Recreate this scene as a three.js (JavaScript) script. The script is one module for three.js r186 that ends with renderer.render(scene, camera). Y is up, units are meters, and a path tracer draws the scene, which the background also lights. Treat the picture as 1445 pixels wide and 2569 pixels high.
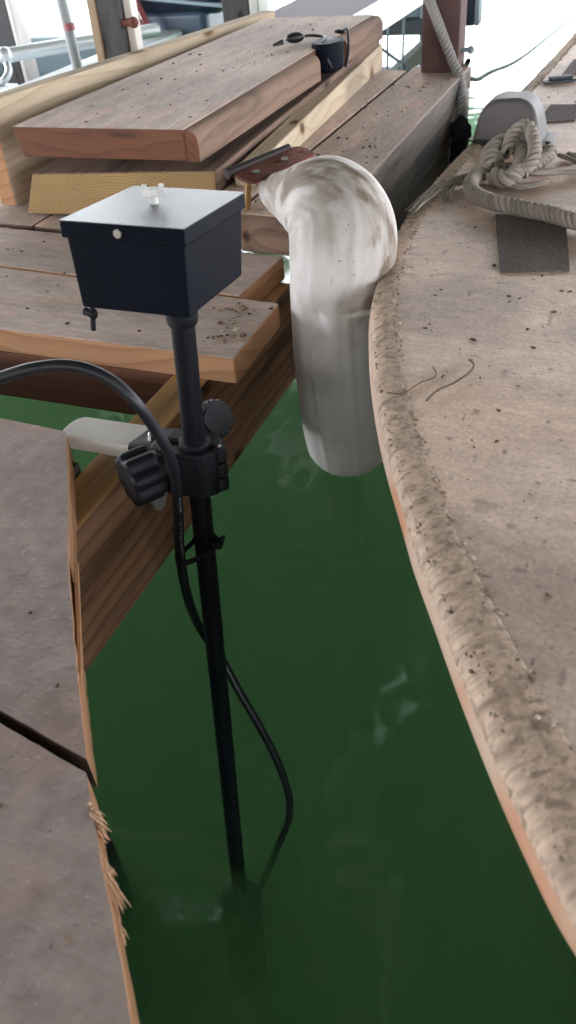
import * as THREE from 'three';
import { RoundedBoxGeometry } from 'three/addons/geometries/RoundedBoxGeometry.js';
import { mergeGeometries } from 'three/addons/utils/BufferGeometryUtils.js';

// ---------------------------------------------------------------- camera, sky, sun, exposure
const scene = new THREE.Scene();
const camera = new THREE.PerspectiveCamera(64.4, 576 / 1024, 0.02, 900);
camera.rotation.order = 'YXZ';
camera.position.set(0, 1.347, 0);
camera.rotation.set(THREE.MathUtils.degToRad(-38.7), THREE.MathUtils.degToRad(24.4), THREE.MathUtils.degToRad(-5.45));
camera.focus = 1.15;
camera.userData.fStop = 9;
const renderer = new THREE.WebGLRenderer({ antialias: true });
renderer.setSize(576, 1024);
renderer.toneMapping = THREE.LinearToneMapping;
renderer.toneMappingExposure = 8.2;
renderer.shadowMap.enabled = true;
{ // bright overcast sky, a little brighter towards the horizon
  const w = 64, h = 32, d = new Float32Array(w * h * 4);
  for (let j = 0; j < h; j++) for (let i = 0; i < w; i++) {
    const el = (j + 0.5) / h - 0.5, k = (j * w + i) * 4, b = el < 0 ? 0.55 : 1.25 - 0.5 * Math.min(1, el / 0.4);
    d[k] = 0.94 * b; d[k + 1] = 0.97 * b; d[k + 2] = 1.03 * b; d[k + 3] = 1;
  }
  const t = new THREE.DataTexture(d, w, h, THREE.RGBAFormat, THREE.FloatType);
  t.mapping = THREE.EquirectangularReflectionMapping; t.magFilter = THREE.LinearFilter; t.needsUpdate = true;
  scene.background = t; scene.environment = t;
}
const sun = new THREE.DirectionalLight(0xfff4e6, 0.6);
sun.position.set(-6, 16, -10); sun.target.position.set(-0.6, 0.8, -1.5);
sun.castShadow = true; sun.shadow.radius = 30;
Object.assign(sun.shadow.camera, { left: -10, right: 10, top: 10, bottom: -10, near: 0.5, far: 60 });
scene.add(sun, sun.target);

// ---------------------------------------------------------------- random numbers, noise, textures
let seed = 7;
const rnd = () => { seed = (seed + 0x6d2b79f5) | 0; let t = Math.imul(seed ^ (seed >>> 15), 1 | seed); t = (t + Math.imul(t ^ (t >>> 7), 61 | t)) ^ t; return ((t ^ (t >>> 14)) >>> 0) / 4294967296; };
const rr = (a, b) => a + (b - a) * rnd();
const hash = (x, y, s) => { let h = Math.imul(x, 374761393) + Math.imul(y, 668265263) + Math.imul(s, 2147483647 - 918273); h = Math.imul(h ^ (h >>> 13), 1274126177); return ((h ^ (h >>> 16)) >>> 0) / 4294967296; };
const sm = (t) => t * t * (3 - 2 * t), mix = (a, b, t) => a + (b - a) * t, clamp = (x, a = 0, b = 1) => Math.min(b, Math.max(a, x)), step = (a, b, x) => sm(clamp((x - a) / (b - a)));
function vn(x, y, px, py, s) { // value noise that repeats every px by py cells
  const x0 = Math.floor(x), y0 = Math.floor(y), fx = sm(x - x0), fy = sm(y - y0), m = (a, b) => ((a % b) + b) % b;
  const a = hash(m(x0, px), m(y0, py), s), b = hash(m(x0 + 1, px), m(y0, py), s), c = hash(m(x0, px), m(y0 + 1, py), s), d = hash(m(x0 + 1, px), m(y0 + 1, py), s);
  return mix(mix(a, b, fx), mix(c, d, fx), fy);
}
function fbm(u, v, px, py, s, o = 4) { let r = 0, a = 0.5, n = 0; for (let i = 0; i < o; i++) { r += a * vn(u * px, v * py, px, py, s + i); n += a; a *= 0.5; px *= 2; py *= 2; } return r / n; }
function tex(w, h, fn, srgb = true) {
  const d = new Uint8Array(w * h * 4);
  for (let j = 0; j < h; j++) for (let i = 0; i < w; i++) {
    const c = fn((i + 0.5) / w, (j + 0.5) / h), k = (j * w + i) * 4;
    d[k] = clamp(c[0], 0, 255); d[k + 1] = clamp(c[1] ?? c[0], 0, 255); d[k + 2] = clamp(c[2] ?? c[0], 0, 255); d[k + 3] = 255;
  }
  const t = new THREE.DataTexture(d, w, h, THREE.RGBAFormat);
  t.wrapS = t.wrapT = THREE.RepeatWrapping; t.magFilter = THREE.LinearFilter; t.minFilter = THREE.LinearMipmapLinearFilter; t.generateMipmaps = true;
  if (srgb) t.colorSpace = THREE.SRGBColorSpace;
  t.needsUpdate = true;
  return t;
}
const rep = (t, x, y) => { const c = t.clone(); c.repeat.set(x, y); c.needsUpdate = true; return c; };
const ramp = (a, b, t) => [mix(a[0], b[0], t), mix(a[1], b[1], t), mix(a[2], b[2], t)];

// wood: u along the grain (tile 0.9 m), v across it (tile 0.22 m)
function grain(u, v, s, rings = 9) {
  const w = fbm(u, v, 2, 2, s, 3) * 2.2, a = v * rings + w * 1.6, f = a - Math.floor(a);
  const late = Math.pow(f, 3) * (1 - step(0.93, 1, f));
  return { late, fibre: vn(u * 10, v * 220, 10, 220, s + 9), soft: fbm(u, v, 3, 6, s + 20, 4) };
}
const knots = (s, n) => Array.from({ length: n }, (_, i) => [hash(i, 1, s), hash(i, 2, s), 0.018 + 0.02 * hash(i, 3, s)]);
function woodTex(light, dark, s, { late = 0.6, stain = 0.2, nk = 3, grey = 0 } = {}) {
  const K = knots(s, nk);
  return tex(1024, 384, (u, v) => {
    let du = 0, kn = 0, ring = 0;
    for (const [ku, kv, kr] of K) { const dx = (u - ku) * 0.9, dy = (v - kv) * 0.22, d = Math.hypot(dx * 0.7, dy); du += 0.06 * Math.exp(-((d / (kr * 1.5)) ** 2)) * Math.sign(dy || 1); const q = Math.exp(-((d / (kr * 0.45)) ** 4)); kn = Math.max(kn, q); ring = Math.max(ring, Math.exp(-((d / (kr * 0.8)) ** 4))); }
    const g = grain(u, v + du, s), c = ramp(light, dark, clamp(g.late * late + g.fibre * 0.16 + ring * 0.25));
    const st = step(0.5, 0.8, g.soft) * stain, dots = vn(u * 300, v * 90, 300, 90, s + 40) > 0.965 ? 0.25 : 0;
    const k = 1 - st - dots * 0.5 - kn * 0.5;
    const m = (c[0] + c[1] + c[2]) / 3;
    return c.map((x, i) => mix(x, m, grey) * k * (0.92 + 0.16 * g.soft) * (kn > 0.2 ? [1, 0.85, 0.7][i] : 1));
  });
}
const woodBump = (s) => tex(1024, 384, (u, v) => { const g = grain(u, v, s); return [150 - g.late * 50 + g.fibre * 60 + g.soft * 30]; }, false);
const WB = woodBump(3);
const mat = (o) => new THREE.MeshStandardMaterial({ roughness: 0.8, ...o });
const lin = (r, g, b) => new THREE.Color().setRGB(r, g, b);
const woodMat = (name, t, o = {}) => mat({ name, map: t, bumpMap: WB, bumpScale: 0.0012, roughness: 0.82, ...o });

// worn grey-brown deck paint, tile 0.6 m
function paintTex(base, s, { spot = 1, streak = 0.02 } = {}) {
  return tex(1024, 1024, (u, v) => {
    const a = fbm(u, v, 4, 4, s, 5), b = fbm(u, v, 40, 40, s + 7, 3), st = vn(u * 6, v * 260, 6, 260, s + 3), sp = vn(u * 190, v * 190, 190, 190, s + 5), sq = vn(u * 90, v * 120, 90, 120, s + 6);
    let k = 0.84 + 0.32 * (a - 0.5) + 0.2 * b + streak * (st - 0.5);
    const rust = step(0.56, 0.75, fbm(u, v, 5, 5, s + 15, 4)) * 0.035;
    const dust = step(0.5, 0.72, fbm(u, v, 7, 7, s + 25, 4)) * 0.16;
    if (sp > 0.94) k *= 1 - 0.3 * spot * step(0.94, 1, sp); if (sq > 0.95) k *= 1 + 0.28 * spot * step(0.95, 1, sq);
    return [base[0] * k * (1 + rust) + dust * 40, base[1] * k * (1 - rust * 0.3) + dust * 34, base[2] * k * (1 - rust) + dust * 28];
  });
}
const paintBump = tex(1024, 1024, (u, v) => [90 + 60 * fbm(u, v, 60, 60, 5, 3) + 70 * step(0.5, 0.9, vn(u * 100, v * 140, 100, 140, 8)) + 20 * vn(u * 8, v * 300, 8, 300, 12)], false);
const M = {};
const pt = paintTex([206, 188, 178], 11);
const ptNear = paintTex([172, 155, 149], 17);
M.paint = mat({ name: 'deck_paint', map: rep(pt, 1 / 0.6, 1 / 0.6), bumpMap: rep(paintBump, 1 / 0.6, 1 / 0.6), bumpScale: 0.0013, roughness: 0.75 });
M.paintNear = mat({ name: 'near_deck_paint', map: rep(ptNear, 1 / 0.6, 1 / 0.6), bumpMap: rep(paintBump, 1 / 0.6, 1 / 0.6), bumpScale: 0.0016, roughness: 0.7 });
M.paintWarm = mat({ name: 'weathered_board_top', map: rep(paintTex([202, 182, 169], 31, { streak: 0.07 }), 1 / 0.6, 1 / 0.6), bumpMap: rep(paintBump, 1 / 0.6, 1 / 0.6), bumpScale: 0.0012, roughness: 0.8 });
M.orange = woodMat('raw_orange_pine', woodTex([196, 150, 112], [150, 98, 64], 3, { late: 0.55, stain: 0.12 }));
M.pale = woodMat('pale_pine', woodTex([204, 186, 160], [158, 132, 104], 5, { late: 0.5, stain: 0.22, nk: 5 }));
M.yellow = woodMat('yellow_sawn_pine', woodTex([192, 156, 98], [140, 100, 52], 8, { late: 0.5, stain: 0.2, nk: 1 }));
M.brown = woodMat('brown_aged_wood', woodTex([142, 112, 92], [92, 68, 52], 12, { late: 0.5, stain: 0.35, grey: 0.1 }));
M.red = woodMat('red_brown_stained_wood', woodTex([122, 78, 56], [70, 42, 32], 15, { late: 0.35, stain: 0.5 }));
M.darkWood = woodMat('dark_wet_wood', woodTex([92, 66, 52], [46, 32, 26], 18, { late: 0.5, stain: 0.4 }));
M.beam = woodMat('treated_beam', woodTex([156, 116, 88], [96, 68, 50], 22, { late: 0.75, stain: 0.4, nk: 2 }));
M.beamTop = woodMat('treated_beam_top', woodTex([196, 156, 106], [146, 104, 62], 24, { late: 0.35, stain: 0.25, nk: 1 }));
M.fascia = woodMat('weathered_fascia', woodTex([118, 98, 84], [70, 56, 48], 27, { late: 0.4, stain: 0.5, grey: 0.4 }));
M.post = woodMat('brown_painted_post', woodTex([90, 66, 63], [66, 47, 44], 29, { late: 0.25, stain: 0.2, nk: 0 }));
M.grayPost = woodMat('grey_dock_post', woodTex([84, 82, 82], [54, 54, 56], 33, { late: 0.3, stain: 0.4, grey: 0.8 }));
M.tan = woodMat('light_post_face', woodTex([178, 156, 130], [140, 118, 94], 35, { late: 0.3, stain: 0.2, nk: 0 }));
// end grain, curved growth rings (tile 0.5 x 0.25 m)
M.endYellow = mat({ name: 'sawn_end_grain', map: tex(1024, 512, (u, v) => {
  const x = (u - 0.62) * 0.5, y = (v + 0.55) * 0.25, r = Math.hypot(x, y) + 0.006 * fbm(u, v, 4, 4, 41), f = (r / 0.0065) % 1, saw = vn(u * 30 + v * 160, v * 40, 1e4, 40, 43);
  const c = ramp([190, 160, 112], [146, 112, 70], clamp(0.7 * Math.pow(f, 2) * (1 - step(0.9, 1, f)) + 0.25 * saw)), k = 0.92 + 0.2 * (fbm(u, v, 5, 3, 44) - 0.5) - (vn(u * 140, v * 60, 140, 60, 45) > 0.94 ? 0.14 : 0);
  return c.map((x) => x * k);
}), bumpMap: WB, bumpScale: 0.001, roughness: 0.9 });
M.paleWall = mat({ name: 'pale_painted_boards', color: lin(0.55, 0.57, 0.60), roughness: 0.8 });
M.black = new THREE.MeshPhysicalMaterial({ name: 'black_plastic', specularIntensity: 0.38, color: lin(0.007, 0.008, 0.011), roughness: 0.5, bumpMap: rep(paintBump, 12, 12), bumpScale: 0.0002 });
M.blackPipe = new THREE.MeshPhysicalMaterial({ name: 'black_painted_pipe', specularIntensity: 0.4, color: lin(0.004, 0.005, 0.008), roughness: 0.38, bumpMap: rep(paintBump, 2, 2), bumpScale: 0.0006 });
M.boxPlastic = new THREE.MeshPhysicalMaterial({ name: 'printed_black_plastic', specularIntensity: 0.16, map: tex(1024, 1024, (u, v) => { const n = vn(u * 260, v * 260, 260, 260, 151), w = n > 0.985 && vn(u * 30, v * 30, 30, 30, 152) > 0.6 ? 50 : 0, k = 0.8 + 0.5 * fbm(u, v, 8, 8, 153, 4); return [9 * k + w, 13 * k + w, 24 * k + w]; }), roughness: 0.56, bumpMap: tex(64, 256, (u, v) => [128 + 90 * Math.sin(v * Math.PI * 2 * 16)], false), bumpScale: 0.0002 });
M.lid = mat({ name: 'textured_black_lid', color: lin(0.018, 0.024, 0.036), roughness: 0.23, bumpMap: rep(tex(512, 512, (u, v) => [120 + 70 * vn(u * 120, v * 120, 120, 120, 3) + 50 * vn(u * 240, v * 240, 240, 240, 4)], false), 8, 8), bumpScale: 0.0005 });
M.rubber = new THREE.MeshPhysicalMaterial({ name: 'black_rubber_cable', specularIntensity: 0.9, color: lin(0.006, 0.007, 0.010), roughness: 0.45 });
M.white = mat({ name: 'white_plastic', color: lin(0.58, 0.58, 0.55), roughness: 0.5 });
M.pvc = mat({ name: 'white_pvc', map: tex(256, 256, (u, v) => { const k = 0.92 + 0.14 * (fbm(u, v, 4, 4, 51) - 0.5); return [238 * k, 233 * k, 226 * k]; }), roughness: 0.5 });
M.steel = mat({ name: 'bright_steel', color: lin(0.42, 0.42, 0.40), metalness: 1, roughness: 0.35 });
M.alu = mat({ name: 'dull_aluminium', color: lin(0.62, 0.66, 0.68), metalness: 0.6, roughness: 0.45 });
M.paleBoat = mat({ name: 'pale_painted_aluminium', color: lin(0.55, 0.60, 0.62), roughness: 0.5 });
M.blueGrey = mat({ name: 'blue_grey_paint', color: lin(0.20, 0.27, 0.30), roughness: 0.6 });
M.rust = mat({ name: 'rusty_steel', map: tex(512, 256, (u, v) => { const a = fbm(u, v, 6, 4, 61), b = vn(u * 60, v * 40, 60, 40, 62); return ramp([146, 86, 68], [90, 56, 48], a).map((x) => x * (0.85 + 0.3 * b)); }), roughness: 0.75, metalness: 0.2, bumpMap: rep(paintBump, 3, 3), bumpScale: 0.001 });
M.darkRust = mat({ name: 'dark_rusty_steel', color: lin(0.035, 0.028, 0.026), roughness: 0.6, metalness: 0.3 });
M.brass = mat({ name: 'rusty_yellow_screw', color: lin(0.33, 0.19, 0.07), roughness: 0.55, metalness: 0.4 });
M.ropeGrey = mat({ name: 'dirty_cotton_rope', map: tex(256, 256, (u, v) => { const k = 0.7 + 0.6 * fbm(u, v, 8, 8, 71); return [146 * k, 137 * k, 127 * k]; }), roughness: 0.95 });
M.cowl = mat({ name: 'dark_navy_cowl', color: lin(0.012, 0.022, 0.04), roughness: 0.3 });
M.darkGrey = mat({ name: 'dark_grey_metal', color: lin(0.05, 0.06, 0.07), roughness: 0.6 });
M.hose = mat({ name: 'dull_red_hose', color: lin(0.36, 0.10, 0.11), roughness: 0.5 });
M.dirt = mat({ name: 'dry_dirt', color: lin(0.13, 0.09, 0.06), roughness: 1 });
M.dirtDark = mat({ name: 'dark_dirt', color: lin(0.035, 0.026, 0.022), roughness: 1 });
M.splinter = mat({ name: 'fresh_split_wood', color: lin(0.62, 0.40, 0.25), roughness: 0.9, side: THREE.DoubleSide });

// ---------------------------------------------------------------- builders
const used = {};
const numbered = (n) => { const k = used[n] = (used[n] ?? -1) + 1; return k ? n + '_' + String(k).padStart(3, '0') : n; };
function tag(o, label, category, group, kind) { o.userData = { label, category }; if (group) o.userData.group = group; if (kind) { o.userData.kind = kind; } if (!category) delete o.userData.category; return o; }
function thing(name, label, category, pos = [0, 0, 0], group) { const g = new THREE.Group(); g.name = numbered(name); g.position.set(...pos); scene.add(g); return tag(g, label, category, group); }
function part(parent, name, geo, m) { const o = new THREE.Mesh(Array.isArray(geo) ? join(geo) : geo, m); o.name = name; o.castShadow = o.receiveShadow = true; parent.add(o); return o; }
function solo(name, geo, m, label, category, group, kind) { const o = new THREE.Mesh(Array.isArray(geo) ? join(geo) : geo, m); o.name = numbered(name); o.castShadow = o.receiveShadow = true; scene.add(o); return tag(o, label, category, group, kind); }
function join(list) { return mergeGeometries(list.map((g) => { const q = g.index ? g.toNonIndexed() : g; for (const k of Object.keys(q.attributes)) if (!['position', 'normal', 'uv'].includes(k)) q.deleteAttribute(k); q.clearGroups(); return q; })); }
const FD = [2.2, 0.095]; // where round the fender its buckle and its scuff lie
const V = (a) => new THREE.Vector3(...a);
// a board warped to eight corners: bottom then top, each front-left, front-right, back-right, back-left (front = +z)
// materials: [side, top, end] where the ends are the faces across the grain axis ('x' or 'z')
function hex(c, r = 0.003, axis = 'z', off = [0, 0]) {
  const P = c.map(V), len = (a, b) => P[a].distanceTo(P[b]), L = [len(0, 1), len(0, 4), len(1, 2)];
  const g = new RoundedBoxGeometry(L[0], L[1], L[2], 2, Math.min(r, L[0] * 0.3, L[1] * 0.3, L[2] * 0.3));
  const p = g.attributes.position, n = g.attributes.normal, uv = g.attributes.uv, v = new THREE.Vector3();
  const ax = { x: 0, z: 2, y: 1 }[axis];
  for (let i = 0; i < p.count; i++) {
    const q = [p.getX(i), p.getY(i), p.getZ(i)], nn = [n.getX(i), n.getY(i), n.getZ(i)].map(Math.abs), dom = nn.indexOf(Math.max(...nn));
    let u, w;
    if (dom === ax) { const o = [0, 1, 2].filter((k) => k !== ax); u = q[o[0] === 1 ? o[1] : o[0]] / 0.5 + 0.5; w = q[o[0] === 1 ? o[0] : o[1]] / 0.25; } else { const o = [0, 1, 2].find((k) => k !== ax && k !== dom); u = q[ax] / 0.9; w = q[o] / 0.22; }
    uv.setXY(i, u + off[0], w + off[1]);
    const tx = q[0] / L[0] + 0.5, ty = q[1] / L[1] + 0.5, tz = 0.5 - q[2] / L[2];
    v.set(0, 0, 0);
    for (let k = 0; k < 8; k++) { const kx = [0, 1, 1, 0][k % 4], kz = [0, 0, 1, 1][k % 4], ky = k >> 2; v.addScaledVector(P[k], (kx ? tx : 1 - tx) * (kz ? tz : 1 - tz) * (ky ? ty : 1 - ty)); }
    p.setXYZ(i, v.x, v.y, v.z);
  }
  g.computeVertexNormals();
  g.clearGroups();
  return g;
}
// a horizontal board: its four top corners [x, z] front-left, front-right, back-right, back-left
const slab = (q, y, t, r, axis, off) => hex([...q.map(([x, z]) => [x, y - t, z]), ...q.map(([x, z]) => [x, y, z])], r, axis, off);
const rect = (x0, x1, z0, z1) => [[x0, z0], [x1, z0], [x1, z1], [x0, z1]];  // z0 front (larger)
const block = (x0, x1, y0, y1, z0, z1, r = 0.003, axis = 'z', off) => slab(rect(x0, x1, z0, z1), y1, y1 - y0, r, axis, off);
// splits a board's triangles: 0 sides, 1 top, 2 ends
function faces(g, axis) {
  const q = g.index ? g.toNonIndexed() : g, p = q.attributes.position, a = new THREE.Vector3(), b = new THREE.Vector3(), c = new THREE.Vector3(), sets = [[], [], []];
  for (let i = 0; i < p.count; i += 3) {
    a.fromBufferAttribute(p, i); b.fromBufferAttribute(p, i + 1).sub(a); c.fromBufferAttribute(p, i + 2).sub(a); b.cross(c).normalize();
    sets[b.y > 0.6 ? 1 : Math.abs(axis === 'x' ? b.x : b.z) > 0.7 ? 2 : 0].push(i, i + 1, i + 2);
  }
  q.clearGroups(); q.setIndex(sets.flat()); let at = 0;
  sets.forEach((s, k) => { if (s.length) q.addGroup(at, s.length, k); at += s.length; });
  return q;
}
const boardMesh = (parent, name, g, axis, side, top, end) => part(parent, name, faces(g, axis), [side, top ?? side, end ?? side]);
// a polygon board with saw-rough edges; pts [x, z] anticlockwise seen from above is not required
function polyBoard(pts, y, t, rough = 0.0008, stepLen = 0.02, tile = 1) {
  const out = [];
  for (let i = 0; i < pts.length; i++) { const [ax, az] = pts[i], [bx, bz] = pts[(i + 1) % pts.length], n = Math.max(1, Math.round(Math.hypot(bx - ax, bz - az) / stepLen)); for (let k = 0; k < n; k++) out.push(new THREE.Vector2(mix(ax, bx, k / n) + rr(-rough, rough), -(mix(az, bz, k / n) + rr(-rough, rough)))); }
  const g = new THREE.ExtrudeGeometry(new THREE.Shape(out), { depth: t, bevelEnabled: false, steps: 1 });
  g.rotateX(-Math.PI / 2); g.translate(0, y - t, 0);
  const p = g.attributes.position, n = g.attributes.normal, uv = g.attributes.uv;
  for (let i = 0; i < p.count; i++) { if (Math.abs(n.getY(i)) > 0.6) uv.setXY(i, p.getX(i), p.getZ(i)); else uv.setXY(i, (p.getZ(i) * 0.8 + p.getX(i) * 0.6) / 0.9, p.getY(i) / 0.22); }
  return g;
}
const curve = (pts, closed = false) => new THREE.CatmullRomCurve3(pts.map(V), closed, 'centripetal');
function tube(pts, r, seg = 60, rad = 10, closed = false) { return new THREE.TubeGeometry(pts.isCurve || pts.getPoint ? pts : curve(pts, closed), seg, r, rad, closed); }
function cyl(a, b, r0, r1 = r0, seg = 20) { const A = V(a), B = V(b), g = new THREE.CylinderGeometry(r1, r0, A.distanceTo(B), seg); g.applyQuaternion(new THREE.Quaternion().setFromUnitVectors(new THREE.Vector3(0, 1, 0), B.clone().sub(A).normalize())); const m = A.add(B).multiplyScalar(0.5); return g.translate(m.x, m.y, m.z); }
// sweeps a loop with its own radius at each point; shape(theta, s) scales the radius
function sweep(K, n, m, shape, up = new THREE.Vector3(0.3, 0.2, 1)) {
  const c = new THREE.CatmullRomCurve3(K.map((k) => new THREE.Vector3(k[0], k[1], k[2]))), rc = new THREE.CatmullRomCurve3(K.map((k, i) => new THREE.Vector3(k[3], i, 0)));
  const pos = [], uv = [], idx = []; let al = 0, last = null;
  for (let i = 0; i <= n; i++) {
    const s = i / n, P = c.getPoint(s); if (last) al += P.distanceTo(last); last = P; const T = c.getTangent(s), r = rc.getPoint(s).x, A = new THREE.Vector3().crossVectors(T, up).normalize(), B = new THREE.Vector3().crossVectors(A, T).normalize();
    for (let j = 0; j <= m; j++) { const th = j / m * Math.PI * 2, q = shape(th, s, r); pos.push(P.x + (A.x * Math.cos(th) + B.x * Math.sin(th)) * q, P.y + (A.y * Math.cos(th) + B.y * Math.sin(th)) * q, P.z + (A.z * Math.cos(th) + B.z * Math.sin(th)) * q); uv.push(j / m, al); }
  }
  for (let i = 0; i < n; i++) for (let j = 0; j < m; j++) { const a = i * (m + 1) + j, b = a + m + 1; idx.push(a, b, a + 1, b, b + 1, a + 1); }
  const g = new THREE.BufferGeometry(); g.setAttribute('position', new THREE.Float32BufferAttribute(pos, 3)); g.setAttribute('uv', new THREE.Float32BufferAttribute(uv, 2)); g.setIndex(idx); g.computeVertexNormals();
  return g;
}
// a laid rope: three strands twisted round one path
function laidRope(pts, R, pitch, seg, wob = 0) {
  const c = curve(pts), L = c.getLength(), fr = c.computeFrenetFrames(seg, false), out = [];
  for (let k = 0; k < 3; k++) {
    const q = [];
    for (let i = 0; i <= seg; i++) { const s = i / seg, P = c.getPointAt(s), a = s * L / pitch * Math.PI * 2 + k * Math.PI * 2 / 3, w = 1 + wob * (rnd() - 0.5), x = Math.cos(a) * R * 0.55 * w, y = Math.sin(a) * R * 0.55 * w; q.push([P.x + fr.normals[i].x * x + fr.binormals[i].x * y, P.y + fr.normals[i].y * x + fr.binormals[i].y * y, P.z + fr.normals[i].z * x + fr.binormals[i].z * y]); }
    out.push(tube(q, R * 0.49, seg, 8));
  }
  return join(out);
}
const lumpGeo = (() => { const g = new THREE.IcosahedronGeometry(1, 1), p = g.attributes.position; for (let i = 0; i < p.count; i++) { const k = 0.75 + 0.5 * hash(Math.round(p.getX(i) * 50), Math.round(p.getY(i) * 50 + p.getZ(i) * 977), 5); p.setXYZ(i, p.getX(i) * k, p.getY(i) * k * 0.6, p.getZ(i) * k); } g.computeVertexNormals(); return g; })();
function crumbs(name, label, n, place, colors, size, parent) {
  const o = new THREE.InstancedMesh(lumpGeo, mat({ name: 'loose_dirt', color: 0xffffff, roughness: 1 }), n), d = new THREE.Object3D(), c = new THREE.Color();
  for (let i = 0; i < n; i++) { const [x, y, z, k = 1] = place(i), s = size(i) * k; d.position.set(x, y + s * 0.25, z); d.rotation.set(rr(-0.3, 0.3), rr(0, 6.3), rr(-0.3, 0.3)); d.scale.set(s * rr(0.6, 1.8), s * rr(0.5, 1.1), s * rr(0.6, 1.2)); d.updateMatrix(); o.setMatrixAt(i, d.matrix); o.setColorAt(i, c.setRGB(...colors[Math.floor(rnd() * colors.length)])); }
  o.name = parent ? name : numbered(name); o.castShadow = o.receiveShadow = true; (parent ?? scene).add(o); o.userData = { kind: 'stuff' }; if (label) o.userData.label = label;
  return o;
}

// ---------------------------------------------------------------- water and lake bed
{
  const g = new THREE.PlaneGeometry(700, 700, 1, 1); g.rotateX(-Math.PI / 2);
  const uv = g.attributes.uv, p = g.attributes.position; for (let i = 0; i < uv.count; i++) uv.setXY(i, p.getX(i) / 1.6, p.getZ(i) / 1.6);
  const ripple = tex(1024, 1024, (u, v) => [255 * (0.55 * fbm(u, v, 5, 4, 81, 3) + 0.3 * fbm(u + v, v, 9, 11, 83, 2) + 0.15 * vn(u * 26, v * 22, 26, 22, 84))], false);
  const m = new THREE.MeshPhysicalMaterial({ name: 'harbour_water', color: lin(0.97, 1, 0.97), roughness: 0.02, ior: 1.33, transmission: 1, thickness: 0, bumpMap: ripple, bumpScale: 0.011 });
  const w = solo('water', g, m, 'dark green murky harbour water between dock and boat', null, null, 'structure');
  const veil = mat({ name: 'green_silt', color: lin(0.082, 0.265, 0.078), roughness: 1, transparent: true, opacity: 0.12 });
  for (const d of [0.015, 0.035, 0.06, 0.085, 0.115, 0.15, 0.19, 0.235, 0.285, 0.34, 0.40]) { const q = new THREE.PlaneGeometry(700, 700); q.rotateX(-Math.PI / 2); q.translate(0, -d, 0); part(w, 'silt_layer', q, veil); }
  const b = new THREE.PlaneGeometry(700, 700); b.rotateX(-Math.PI / 2); b.translate(0, -0.9, 0);
  solo('lake_bed', b, mat({ name: 'silt', color: lin(0.02, 0.06, 0.025), roughness: 1 }), 'dim silty bed under the green water', null, null, 'structure');
}

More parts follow.
